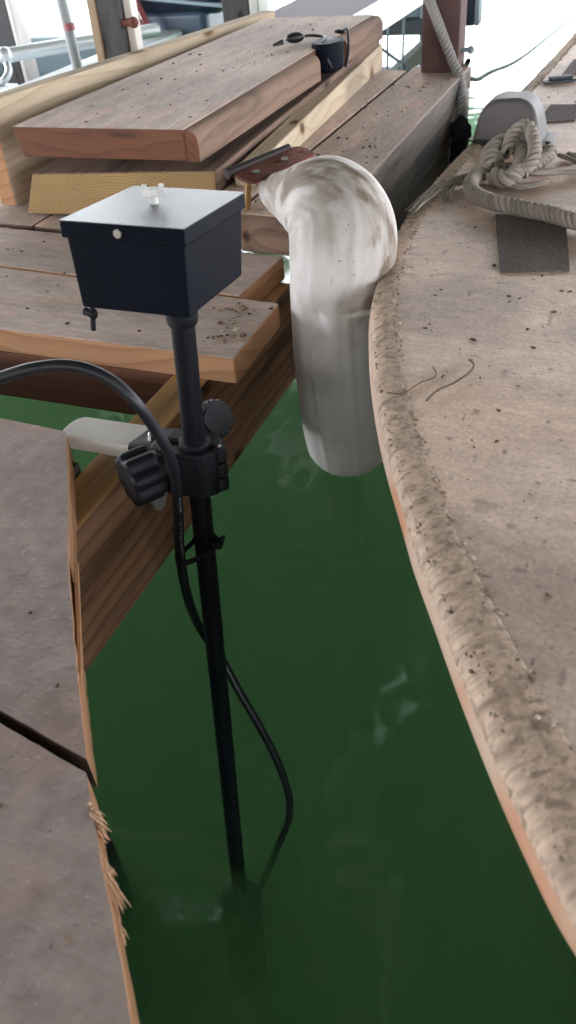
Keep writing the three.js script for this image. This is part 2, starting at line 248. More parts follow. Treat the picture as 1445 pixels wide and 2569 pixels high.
// ---------------------------------------------------------------- dock
const dock = new THREE.Group(); dock.name = 'dock'; scene.add(dock); tag(dock, 'worn wooden dock with painted boards, beam, joists and missing boards', null, null, 'structure');
{
  const DB = (g, axis, side, top, end) => boardMesh(dock, 'deck_board', g, axis, side, top, end);
  // two near boards with a diagonal saw cut
  const H = 0.797;
  const near1 = [[-1.9, -0.775], [-0.726, -0.707], [-0.618, -0.701], [-0.536, -0.58], [-0.475, -0.486], [-0.41, -0.396], [-0.353, -0.32], [-0.327, -0.286], [-0.424, -0.304], [-1.9, -0.60]];
  const near2 = [[-1.9, -0.588], [-0.417, -0.293], [-0.321, -0.275], [-0.273, -0.218], [-0.224, -0.162], [-0.197, -0.13], [-0.15, -0.07], [-0.10, 0.02], [-0.09, 1.6], [-1.9, 1.6]];
  for (const q of [near1, near2]) { const o = boardMesh(dock, 'deck_board', polyBoard(q, H, 0.0415, 0.0005, 0.009), 'none', M.orange, M.paintNear, M.darkWood); o.userData.label = q === near1 ? 'painted deck board with a raw slanted saw cut' : 'nearest painted deck board with a splintered saw cut'; }
  // A and B, right-hand ends sawn
  DB(slab([[-1.75, -0.945], [-0.484, -0.93], [-0.488, -1.117], [-1.75, -1.205]], H, 0.042, 0.003, 'x', [0.1, 0.3]), 'x', M.orange, M.paint, M.orange);
  DB(slab([[-1.75, -1.2125], [-0.562, -1.1285], [-0.551, -1.300], [-1.75, -1.378]], H, 0.042, 0.003, 'x', [0.5, 0.1]), 'x', M.orange, M.paint, M.orange);
  // boards running along the dock behind them
  DB(slab([[-1.132, -1.365], [-0.722, -1.330], [-0.722, -2.6], [-1.132, -2.6]], H - 0.002, 0.04, 0.003, 'z', [0.2, 0.6]), 'z', M.brown, M.paintWarm, M.brown);
  DB(slab([[-1.75, -1.39], [-1.138, -1.367], [-1.138, -2.6], [-1.75, -2.6]], H - 0.003, 0.04, 0.003, 'z', [0.7, 0.6]), 'z', M.brown, M.paintWarm, M.brown);
  // raised walkway boards
  DB(slab([[-0.716, -1.312], [-0.643, -1.305], [-0.625, -2.45], [-0.716, -2.45]], 0.868, 0.070, 0.004, 'z', [0.3, 0.2]), 'z', M.brown, M.paintWarm, M.brown);
  DB(slab([[-0.637, -1.304], [-0.459, -1.290], [-0.457, -2.50], [-0.618, -2.50]], 0.868, 0.070, 0.006, 'z', [0.8, 0.4]), 'z', M.fascia, M.paintWarm, M.brown);
  boardMesh(dock, 'fascia_board', block(-0.505, -0.4605, 0.54, 0.7965, -1.318, -2.44, 0.003, 'z', [0.2, 0.7]), 'z', M.fascia);
  boardMesh(dock, 'corner_strip', block(-0.4565, -0.444, 0.60, 0.83, -2.395, -2.425, 0.002, 'y'), 'z', M.pvc);
  // beam, joists
  boardMesh(dock, 'beam', hex([[-0.592, 0.57, 0.7], [-0.528, 0.57, 0.7], [-0.532, 0.57, -1.285], [-0.592, 0.57, -1.285], [-0.595, 0.755, 0.7], [-0.530, 0.755, 0.7], [-0.532, 0.755, -1.285], [-0.592, 0.755, -1.285]], 0.004, 'z', [0.35, 0.15]), 'z', M.beam, M.beamTop, M.beam);
  boardMesh(dock, 'joist', block(-1.75, -0.596, 0.668, 0.7545, -0.935, -0.975, 0.003, 'x'), 'x', M.red, M.red, M.red);
  boardMesh(dock, 'joist', block(-1.75, -0.597, 0.60, 0.7640, -0.645, -0.685, 0.003, 'x', [0.4, 0]), 'x', M.fascia, M.fascia, M.fascia);
  boardMesh(dock, 'joist', block(-1.75, -0.597, 0.60, 0.7545, -1.26, -1.30, 0.003, 'x', [0.2, 0]), 'x', M.red, M.red, M.red);
  for (const [x, z] of [[-0.56, 0.55], [-1.5, 0.55], [-0.82, -2.35]]) part(dock, 'piling', cyl([x, -1.1, z], [x, 0.78 - (z > 0 ? 0.03 : 0.03), z], 0.07, 0.065), M.darkWood);
  for (const [x0, x1, z0, z1] of [[-1.9, -0.66, 1.5, -0.58], [-0.50, -0.12, 1.5, 0.22]]) part(dock, 'float', block(x0, x1, -0.25, 0.56, z0, z1, 0.03), M.black);
  // far finger of the dock
  boardMesh(dock, 'walkway_slab', hex([[-1.37, 0.75, -2.95], [-1.075, 0.75, -2.95], [-1.06, 0.75, -9], [-1.75, 0.75, -9], [-1.42, 0.872, -2.95], [-1.075, 0.872, -2.95], [-1.06, 0.872, -9], [-1.80, 0.872, -9]], 0.006, 'z'), 'z', M.alu, mat({ name: 'lavender_grey_slab', color: lin(0.20, 0.19, 0.22), roughness: 0.8 }), M.alu);
  // splinters along the saw cut
  const spl = (ax, az, bx, bz, y, n, len, dir) => { const gs = []; for (let i = 0; i < n; i++) { const k = rnd(), x = mix(ax, bx, k), z = mix(az, bz, k), l = len * rr(0.45, 1) * (0.5 + Math.sin(Math.PI * k)), d = [dir[0] + rr(-0.25, 0.25), dir[1] + rr(-0.3, 0.35), dir[2] + rr(-0.3, 0.3)], y0 = y + rr(-0.018, 0); const A = [x - 0.002, y0, z], B = [x + d[0] * l * 0.6, y0 + d[1] * l * 0.6 + 0.002, z + d[2] * l * 0.6], C = [x + d[0] * l, y0 + d[1] * l, z + d[2] * l], r = rr(0.0007, 0.0019); gs.push(cyl(A, B, r, r * 0.75, 5), cyl(B, C, r * 0.75, 0.0002, 5)); } part(dock, 'splinter', gs, M.splinter); };
  spl(-0.304, -0.255, -0.286, -0.233, 0.797, 40, 0.013, [0.9, 0.0, 0.35]); spl(-0.278, -0.224, -0.262, -0.204, 0.790, 80, 0.020, [0.75, -0.3, 0.6]); spl(-0.256, -0.198, -0.246, -0.186, 0.770, 24, 0.012, [0.6, -0.4, 0.5]); spl(-0.300, -0.252, -0.290, -0.238, 0.7975, 14, 0.010, [-0.9, 0.05, -0.2]);
  { // torn strip along the cut
    const s = hex([[-0.470, 0.768, -0.478], [-0.463, 0.768, -0.478], [-0.363, 0.772, -0.330], [-0.366, 0.772, -0.330], [-0.4735, 0.7925, -0.492], [-0.467, 0.7925, -0.492], [-0.361, 0.790, -0.330], [-0.364, 0.790, -0.330]], 0.0008, 'z'); part(dock, 'torn_strip', s, M.orange);
  }
}

// ---------------------------------------------------------------- loose lumber stacked on the dock
{
  const up = thing('upright_plank', 'long pale pine plank standing on edge at the back of the stack', 'plank');
  boardMesh(up, 'plank', hex([[-1.285, 0.797, -1.462], [-1.243, 0.797, -1.460], [-1.05, 0.83, -2.56], [-1.092, 0.83, -2.56], [-1.283, 1.008, -1.470], [-1.241, 1.008, -1.468], [-1.05, 1.004, -2.56], [-1.092, 1.004, -2.56]], 0.004, 'z', [0.1, 0.2]), 'z', M.pale, M.pale, M.orange);

  const tim = thing('thick_timber', 'thick sawn yellow timber with growth rings on its end, under the wide brown shelf plank', 'timber');
  boardMesh(tim, 'timber', hex([[-1.187, 0.797, -1.42], [-0.728, 0.820, -1.405], [-0.705, 0.845, -2.46], [-1.187, 0.80, -2.46], [-1.147, 0.882, -1.42], [-0.716, 0.908, -1.40], [-0.705, 0.946, -2.46], [-1.147, 0.915, -2.46]], 0.005, 'z', [0.15, 0.55]), 'z', M.brown, M.brown, M.endYellow);

  const pale = thing('pale_batten', 'narrow pale knotty batten lying along the thick timber on the walkway', 'batten');
  boardMesh(pale, 'batten', hex([[-0.698, 0.868, -1.44], [-0.653, 0.868, -1.44], [-0.702, 0.868, -2.48], [-0.742, 0.868, -2.48], [-0.700, 0.900, -1.44], [-0.658, 0.902, -1.44], [-0.704, 0.928, -2.48], [-0.742, 0.928, -2.48]], 0.003, 'z', [0.6, 0.3]), 'z', M.pale, M.pale, M.pale);

  const pl = thing('wide_plank', 'wide red brown plank with a grey top, lying on the thick timber', 'plank');
  const k = 0.0236, Y = (z) => 0.98 + k * (-1.39 - z);
  const tilt = (q, t, dx = 0) => hex([...q.map(([x, z]) => [x + dx * 0, Y(z) - t, z]), ...q.map(([x, z]) => [x, Y(z), z])], 0.004, 'z', [0.4, 0.1]);
  const main = [[-1.143, -1.388], [-0.768, -1.393], [-0.715, -2.43], [-1.02, -2.43]];
  const g = hex([[-1.128, Y(-1.39) - 0.056, -1.388], [-0.768, Y(-1.39) - 0.055, -1.393], [-0.715, Y(-2.43) - 0.055, -2.43], [-1.02, Y(-2.43) - 0.055, -2.43], ...main.map(([x, z]) => [x, Y(z), z])], 0.003, 'z', [0.4, 0.1]);
  boardMesh(pl, 'plank', g, 'z', M.red, M.paint, M.red);
  // rounded nosing strips along the right edge, with a gap
  const nose = (z0, z1) => { const X = (z) => mix(-0.768, -0.715, (-1.393 - z) / 1.037) + 0.0005, s = new THREE.Shape(); s.moveTo(0, 0); s.lineTo(0.026, 0); s.lineTo(0.026, 0.030); s.quadraticCurveTo(0.026, 0.052, 0.006, 0.0535); s.lineTo(0, 0.0535); s.closePath();
    const e = new THREE.ExtrudeGeometry(s, { depth: 1, bevelEnabled: false, steps: 8, curveSegments: 8 }), p = e.attributes.position, uv = e.attributes.uv;
    for (let i = 0; i < p.count; i++) { const z = mix(z0, z1, p.getZ(i)), x = p.getX(i), y = p.getY(i); uv.setXY(i, z / 0.9, (x + y) / 0.22); p.setXYZ(i, X(z) + x, Y(z) - 0.056 + y, z); }
    e.computeVertexNormals(); return boardMesh(pl, 'nosing', e, 'z', M.brown, M.fascia, M.red); };
  nose(-1.395, -1.985); nose(-2.16, -2.43);
}

// ---------------------------------------------------------------- brown post and its strap
{
  const p = thing('dock_post', 'square red brown post rising from the far end of the raised boards', 'post');
  part(p, 'post', block(-0.577, -0.477, 0.868, 3.3, -2.41, -2.495, 0.004, 'y'), M.post);
  const eye = part(p, 'eye_bolt', [cyl([-0.477, 0.915, -2.45], [-0.455, 0.915, -2.45], 0.006), new THREE.SphereGeometry(0.010, 10, 8).translate(-0.453, 0.915, -2.45)], M.blueGrey);
  const s = thing('strap', 'grey woven dock line slanting across the brown post and knotted at the edge', 'rope');
  part(s, 'line', laidRope([[-0.60, 1.12, -2.395], [-0.556, 1.038, -2.395], [-0.519, 0.961, -2.395], [-0.49, 0.901, -2.395], [-0.462, 0.862, -2.37], [-0.443, 0.82, -2.31], [-0.44, 0.775, -2.285]], 0.0135, 0.035, 160), mat({ name: 'grey_woven_line', color: lin(0.26, 0.25, 0.24), roughness: 0.95 }));
  const kn = mat({ name: 'dark_wet_line', color: lin(0.018, 0.022, 0.03), roughness: 0.9 });
  part(s, 'knot', [laidRope([[-0.44, 0.785, -2.28], [-0.425, 0.765, -2.27], [-0.43, 0.735, -2.285], [-0.45, 0.745, -2.29], [-0.445, 0.77, -2.265], [-0.428, 0.755, -2.255], [-0.43, 0.72, -2.26]], 0.018, 0.05, 70), laidRope([[-0.435, 0.73, -2.275], [-0.415, 0.70, -2.27], [-0.385, 0.665, -2.26], [-0.35, 0.60, -2.24]], 0.015, 0.06, 50), laidRope([[-0.44, 0.73, -2.27], [-0.435, 0.68, -2.25], [-0.39, 0.655, -2.22], [-0.37, 0.58, -2.20]], 0.018, 0.06, 50)], kn);
  solo('mooring_line', tube([[-0.462, 0.885, -2.47], [-0.50, 0.83, -2.62], [-0.567, 0.69, -3.2], [-0.63, 0.575, -3.9], [-0.646, 0.447, -4.825], [-0.60, 0.33, -6.6], [-0.55, 0.26, -8.0]], 0.0075, 80, 6), mat({ name: 'thin_green_grey_line', color: lin(0.10, 0.17, 0.16), roughness: 0.9 }), 'thin green grey line sagging over the bright water from the brown post', 'rope');
}

// ---------------------------------------------------------------- measuring unit: box on a black pole
const e1 = V([0.9993, -0.0189, -0.0328]), up = V([0.0156, 0.995, -0.0984]), e2 = V([0.0345, 0.0978, 0.9946]);
const frame = (o, origin) => { o.quaternion.setFromRotationMatrix(new THREE.Matrix4().makeBasis(e1, up, e2)); o.position.set(...origin); };
const CL = [-0.4275, 0.8224, -0.6953];
{
  const t = thing('sensor_box', 'black square box with a white knob on its lid, on a tall black pole', 'box on a pole', [0, 0, 0]);
  frame(t, CL);   // local metres: x right, y along the pole, z to the front, origin at the clamp
  const ox = -0.0139, oz = 0.0043, b0 = 0.1777;
  const rb = new RoundedBoxGeometry(0.1255, 0.074, 0.1435, 3, 0.003), p = rb.attributes.position;
  for (let i = 0; i < p.count; i++) { const k = mix(0.955, 1, p.getY(i) / 0.074 + 0.5); p.setX(i, p.getX(i) * k); p.setZ(i, p.getZ(i) * k); }
  rb.computeVertexNormals(); rb.translate(ox, b0 + 0.037, oz);
  { const uv = rb.attributes.uv; for (let i = 0; i < uv.count; i++) uv.setXY(i, p.getX(i) / 0.1, p.getY(i) / 0.016); }
  part(t, 'box_body', rb, M.boxPlastic);
  const lid = part(t, 'lid', new RoundedBoxGeometry(0.1315, 0.0160, 0.1495, 3, 0.0018).translate(ox, b0 + 0.0866 - 0.008, oz), M.boxPlastic);
  part(lid, 'lid_panel', new RoundedBoxGeometry(0.1312, 0.0012, 0.1492, 2, 0.0005).translate(ox, b0 + 0.0868, oz), M.lid);
  { // thumb knob: short stem, waisted bar with raised ends
    const s = new THREE.Shape(); s.moveTo(-0.0105, -0.006); s.lineTo(-0.004, -0.0045); s.lineTo(0.004, -0.0045); s.lineTo(0.0105, -0.006); s.lineTo(0.0105, 0.006); s.lineTo(0.004, 0.0045); s.lineTo(-0.004, 0.0045); s.lineTo(-0.0105, 0.006); s.closePath();
    const g = new THREE.ExtrudeGeometry(s, { depth: 0.0065, bevelEnabled: true, bevelSize: 0.0007, bevelThickness: 0.0007, bevelSegments: 2 }); g.rotateX(-Math.PI / 2); g.rotateY(0.5); g.translate(-0.0186, b0 + 0.087 + 0.0085, -0.001);
    const g2 = new THREE.BoxGeometry(0.005, 0.0030, 0.0125).rotateY(0.5), c = Math.cos(0.5) * 0.0085, s2 = Math.sin(0.5) * 0.0085;
    part(lid, 'lid_knob', [g, g2.clone().translate(-0.0186 - c, b0 + 0.087 + 0.0165, -0.001 + s2), g2.translate(-0.0186 + c, b0 + 0.087 + 0.0165, -0.001 - s2), new THREE.CylinderGeometry(0.004, 0.0045, 0.009, 14).translate(-0.0186, b0 + 0.087 + 0.0045, -0.001)], M.white);
    part(lid, 'lid_screw', [new THREE.CylinderGeometry(0.0042, 0.0042, 0.0026, 18).rotateX(Math.PI / 2).translate(-0.0164, 0.2568, oz + 0.0759)], M.steel);
  }
  part(t, 'wing_plug', [cyl([-0.072, 0.178, 0.058], [-0.0725, 0.160, 0.058], 0.0025), cyl([-0.081, 0.168, 0.058], [-0.069, 0.166, 0.060], 0.0045, 0.0035, 14), new RoundedBoxGeometry(0.005, 0.026, 0.005, 2, 0.0018).rotateZ(-0.12).translate(-0.0735, 0.160, 0.058), new THREE.SphereGeometry(0.0055, 12, 8).scale(1, 1.2, 0.8).translate(-0.0725, 0.166, 0.058)], M.black);
  part(t, 'pole', [cyl([0, -1.15, 0], [0, 0.178, 0], 0.0133, 0.0133, 32)], M.blackPipe);
  part(t, 'collar', new THREE.LatheGeometry([[0.0133, 0.140], [0.0155, 0.141], [0.0172, 0.1445], [0.0178, 0.150], [0.0180, 0.178]].map(([x, y]) => new THREE.Vector2(x, y)), 32), M.blackPipe);
  part(t, 'sensor_housing', new THREE.LatheGeometry([[0, -1.25], [0.036, -1.25], [0.038, -1.2], [0.038, -0.96], [0.032, -0.945], [0.0133, -0.93]].map(([x, y]) => new THREE.Vector2(x, y)), 28), M.black);

  const cab = thing('cable', 'thick black cable arching in from the left and looping down beside the pole', 'cable');
  part(cab, 'cable_sheath', tube([[-0.86, 0.80, -0.50], [-0.74, 0.885, -0.53], [-0.6295, 0.9337, -0.5609], [-0.5715, 0.9515, -0.5747], [-0.5359, 0.9611, -0.5852], [-0.5013, 0.9634, -0.5959], [-0.4759, 0.9573, -0.6021], [-0.4538, 0.943, -0.6066], [-0.4367, 0.9213, -0.6093], [-0.4276, 0.8874, -0.6188], [-0.4213, 0.8527, -0.6263], [-0.424, 0.8079, -0.6349], [-0.4328, 0.755, -0.6406], [-0.4462, 0.6894, -0.6472], [-0.4541, 0.6275, -0.6525], [-0.4600, 0.5591, -0.6640], [-0.4625, 0.492, -0.683], [-0.4400, 0.432, -0.686], [-0.4173, 0.3764, -0.6804], [-0.3915, 0.3056, -0.6791], [-0.3662, 0.212, -0.6786], [-0.3555, 0.126, -0.6781], [-0.361, 0.06, -0.6785], [-0.3762, 0.0, -0.6804], [-0.402, -0.09, -0.655], [-0.425, -0.17, -0.61], [-0.435, -0.3, -0.60]], 0.0065, 260, 14), M.rubber);
  { // the print on the sheath, small raised grey marks
    const cv = document.createElement('canvas'); cv.width = 512; cv.height = 48; const x = cv.getContext('2d'); x.fillStyle = '#101115'; x.fillRect(0, 0, 512, 48); x.fillStyle = '#8a94a4'; x.font = '34px monospace'; x.fillText('H880-0170-0119  8528', 20, 36);
    const tx = new THREE.CanvasTexture(cv); tx.colorSpace = THREE.SRGBColorSpace; tx.wrapS = tx.wrapT = THREE.ClampToEdgeWrapping;
    const c = curve([[-0.4230, 0.81, -0.6343], [-0.4328, 0.755, -0.6406], [-0.4462, 0.6894, -0.6472], [-0.4500, 0.66, -0.650]]), g = new THREE.BufferGeometry(), pos = [], uv = [], idx = [], toCam = V([0, 1.347, 0]);
    for (let i = 0; i <= 40; i++) { const s = i / 40, P = c.getPoint(s), T = c.getTangent(s), d = toCam.clone().sub(P).normalize(); d.addScaledVector(T, -d.dot(T)).normalize(); const side = new THREE.Vector3().crossVectors(T, d); for (let j = 0; j <= 4; j++) { const a = -0.45 + (j - 2) * 0.16; const q = P.clone().addScaledVector(d, 0.00672 * Math.cos(a)).addScaledVector(side, 0.00672 * Math.sin(a)); pos.push(q.x, q.y, q.z); uv.push(1 - s, 1 - j / 4); } }
    for (let i = 0; i < 40; i++) for (let j = 0; j < 4; j++) { const a = i * 5 + j, b = a + 5; idx.push(a, a + 1, b, b, a + 1, b + 1); }
    g.setAttribute('position', new THREE.Float32BufferAttribute(pos, 3)); g.setAttribute('uv', new THREE.Float32BufferAttribute(uv, 2)); g.setIndex(idx); g.computeVertexNormals();
    part(cab, 'print', g, mat({ map: tx, roughness: 0.5, side: THREE.DoubleSide }));
  }
  const zt = thing('cable_tie', 'black cable tie binding the cable to the pole below the clamp', 'cable tie');
  frame(zt, CL);
  const ring = curve([[0.0163, -0.150, 0.006], [0.011, -0.151, 0.019], [-0.004, -0.152, 0.042], [-0.013, -0.152, 0.045], [-0.0215, -0.152, 0.040], [-0.0225, -0.152, 0.032], [-0.0165, -0.151, 0.010], [-0.014, -0.150, -0.008], [0.002, -0.148, -0.0163], [0.014, -0.149, -0.009]], true);
  part(zt, 'band', [0, 0.0025, 0.005].map((d) => tube(ring, 0.0016, 70, 6, true).translate(0, d - 0.0045, 0)), M.black);
  part(zt, 'tie_head', [new RoundedBoxGeometry(0.013, 0.012, 0.010, 2, 0.002).rotateZ(0.3).translate(0.020, -0.146, 0.006), hex([[0.018, -0.150, 0.008], [0.030, -0.142, 0.010], [0.030, -0.142, 0.004], [0.018, -0.150, 0.002], [0.018, -0.140, 0.008], [0.033, -0.128, 0.009], [0.033, -0.128, 0.005], [0.018, -0.140, 0.002]], 0.001)], M.black);
}

// ---------------------------------------------------------------- clamp that holds the pole
{
  const t = thing('pole_clamp', 'black plastic clamp with a lobed knob, gripping the black pole and the white bar', 'clamp');
  frame(t, CL);
  // jaws round the pole (seen from above: a rounded block with a hinge at its right)
  const jaw = (front) => { const s = new THREE.Shape(), k = front ? 1 : -1; s.moveTo(-0.036, 0.001 * k); s.lineTo(-0.036, 0.018 * k); s.quadraticCurveTo(-0.030, 0.026 * k, -0.014, 0.026 * k); s.lineTo(0.012, 0.024 * k); s.quadraticCurveTo(0.024, 0.020 * k, 0.029, 0.009 * k); s.lineTo(0.029, 0.001 * k); s.closePath();
    const g = new THREE.ExtrudeGeometry(s, { depth: front ? 0.054 : 0.046, bevelEnabled: true, bevelSize: 0.002, bevelThickness: 0.002, bevelSegments: 3, curveSegments: 10 }); g.rotateX(Math.PI / 2); g.translate(0, front ? -0.010 : -0.006, 0); return g; };
  const fj = part(t, 'front_jaw', jaw(true), M.black); part(t, 'rear_jaw', jaw(false), M.black);
  part(fj, 'face_plate', new RoundedBoxGeometry(0.036, 0.044, 0.004, 3, 0.0016).rotateY(0.09).translate(-0.001, -0.036, 0.0265), M.black);
  for (const [y0, y1] of [[-0.024, -0.006], [-0.044, -0.026], [-0.064, -0.046]]) part(t, 'hinge_knuckle', new THREE.LatheGeometry([[0, y0], [0.0078, y0], [0.0088, y0 + 0.0015], [0.0088, y1 - 0.0015], [0.0078, y1], [0, y1]].map(([x, y]) => new THREE.Vector2(x, y)), 22).translate(0.031, 0, -0.001), M.black);
  part(t, 'hinge_pin', new THREE.SphereGeometry(0.0026, 12, 8).scale(1, 0.6, 1).translate(0.031, -0.0055, -0.001), M.steel);
  part(t, 'pole_bush', new THREE.LatheGeometry([[0.0138, -0.014], [0.019, -0.014], [0.0198, -0.012], [0.0198, -0.004], [0.0185, -0.002], [0.0140, -0.002]].map(([x, y]) => new THREE.Vector2(x, y)), 8), M.black);
  // lobed knob, its axis pointing to the front left
  const knob = (lobes, R, depth, amp) => { const s = new THREE.Shape(); for (let i = 0; i <= 96; i++) { const a = i / 96 * Math.PI * 2, r = R * (1 - amp * Math.pow(Math.abs(Math.cos(a * lobes / 2)), 3)); i ? s.lineTo(Math.cos(a) * r, Math.sin(a) * r) : s.moveTo(Math.cos(a) * r, Math.sin(a) * r); } return new THREE.ExtrudeGeometry(s, { depth, bevelEnabled: true, bevelSize: 0.006, bevelOffset: -0.006, bevelThickness: 0.007, bevelSegments: 5 }); };
  const ax = V([-0.62, -0.10, 0.78]).normalize(), q = new THREE.Quaternion().setFromUnitVectors(new THREE.Vector3(0, 0, 1), ax), at = (k) => V([-0.020, -0.030, 0.004]).addScaledVector(ax, k);
  const kb = knob(8, 0.0335, 0.026, 0.13).applyQuaternion(q); kb.translate(...at(0.038).toArray());
  const kp = part(t, 'knob', kb, M.black);
  part(kp, 'knob_neck', [cyl(at(0.0).toArray(), at(0.045).toArray(), 0.0165, 0.0175, 28), cyl(at(0.026).toArray(), at(0.036).toArray(), 0.0225, 0.0225, 32)], M.black);
  part(t, 'arm', [hex([[-0.060, -0.052, 0.012], [-0.020, -0.052, 0.024], [-0.018, -0.052, -0.016], [-0.062, -0.052, -0.016], [-0.056, -0.012, 0.010], [-0.020, -0.009, 0.022], [-0.018, -0.009, -0.016], [-0.058, -0.012, -0.016]], 0.006), cyl([-0.052, -0.034, -0.004], [-0.018, -0.034, -0.002], 0.019, 0.021, 24)], M.black);
  // wedge jaw that grips the white bar, with a steel screw
  part(t, 'bar_jaw', [hex([[-0.104, -0.068, -0.006], [-0.040, -0.066, 0.004], [-0.026, -0.066, -0.046], [-0.094, -0.068, -0.056], [-0.100, -0.028, -0.010], [-0.042, -0.012, 0.0], [-0.026, -0.010, -0.040], [-0.086, -0.022, -0.050]], 0.005)], M.black);
  part(t, 'jaw_screw', [cyl([-0.066, -0.020, -0.016], [-0.066, -0.0135, -0.0165], 0.006, 0.005, 14), new THREE.SphereGeometry(0.0052, 14, 10).scale(1, 0.6, 1).translate(-0.066, -0.0132, -0.0165)], M.steel);
  // toothed wheel behind the pole
  const ga = V([0.75, 0.42, 0.50]).normalize(), gq = new THREE.Quaternion().setFromUnitVectors(new THREE.Vector3(0, 0, 1), ga), gs = new THREE.Shape();
  for (let i = 0; i <= 120; i++) { const a = i / 120 * Math.PI * 2, r = 0.0215 + (i % 6 < 2 ? 0.0022 : 0); i ? gs.lineTo(Math.cos(a) * r, Math.sin(a) * r) : gs.moveTo(r, 0); }
  const gg = new THREE.ExtrudeGeometry(gs, { depth: 0.010, bevelEnabled: true, bevelSize: 0.001, bevelThickness: 0.001, bevelSegments: 2 }).applyQuaternion(gq).translate(-0.004, -0.006, -0.062);
  const gw = part(t, 'toothed_wheel', gg, M.black);
  part(gw, 'wheel_hub', cyl([-0.030, -0.020, -0.066], [0.004, -0.001, -0.054], 0.012, 0.017, 22), M.black);

  const bar = thing('white_bar', 'short white plastic bar with rounded end lying across the beam into the clamp', 'bar');
  const s = new THREE.Shape(); s.moveTo(-0.632, 0.700); s.quadraticCurveTo(-0.640, 0.744, -0.618, 0.750); s.lineTo(-0.500, 0.752); s.lineTo(-0.500, 0.700); s.closePath();
  const bg = new THREE.ExtrudeGeometry(s, { depth: 0.013, bevelEnabled: true, bevelSize: 0.004, bevelThickness: 0.004, bevelOffset: -0.004, bevelSegments: 4 }); bg.rotateX(-Math.PI / 2); bg.translate(0, 0.7735, 0);
  part(bar, 'bar_body', bg, M.pvc);
  const wb = new THREE.Shape(); wb.moveTo(0, 0); wb.lineTo(0.070, 0.0); wb.lineTo(0.072, -0.062); wb.quadraticCurveTo(0.055, -0.064, 0.046, -0.078); wb.quadraticCurveTo(0.032, -0.098, 0.018, -0.086); wb.lineTo(0.004, -0.05); wb.closePath();
  const pg = new THREE.ExtrudeGeometry(wb, { depth: 0.003, bevelEnabled: true, bevelSize: 0.0008, bevelThickness: 0.0008, bevelSegments: 2 }); pg.rotateY(Math.PI / 2); pg.translate(-0.5255, 0.755, -0.708);
  part(bar, 'backing_plate', pg, mat({ name: 'grey_white_plastic', color: lin(0.34, 0.32, 0.31), roughness: 0.6 }));
}

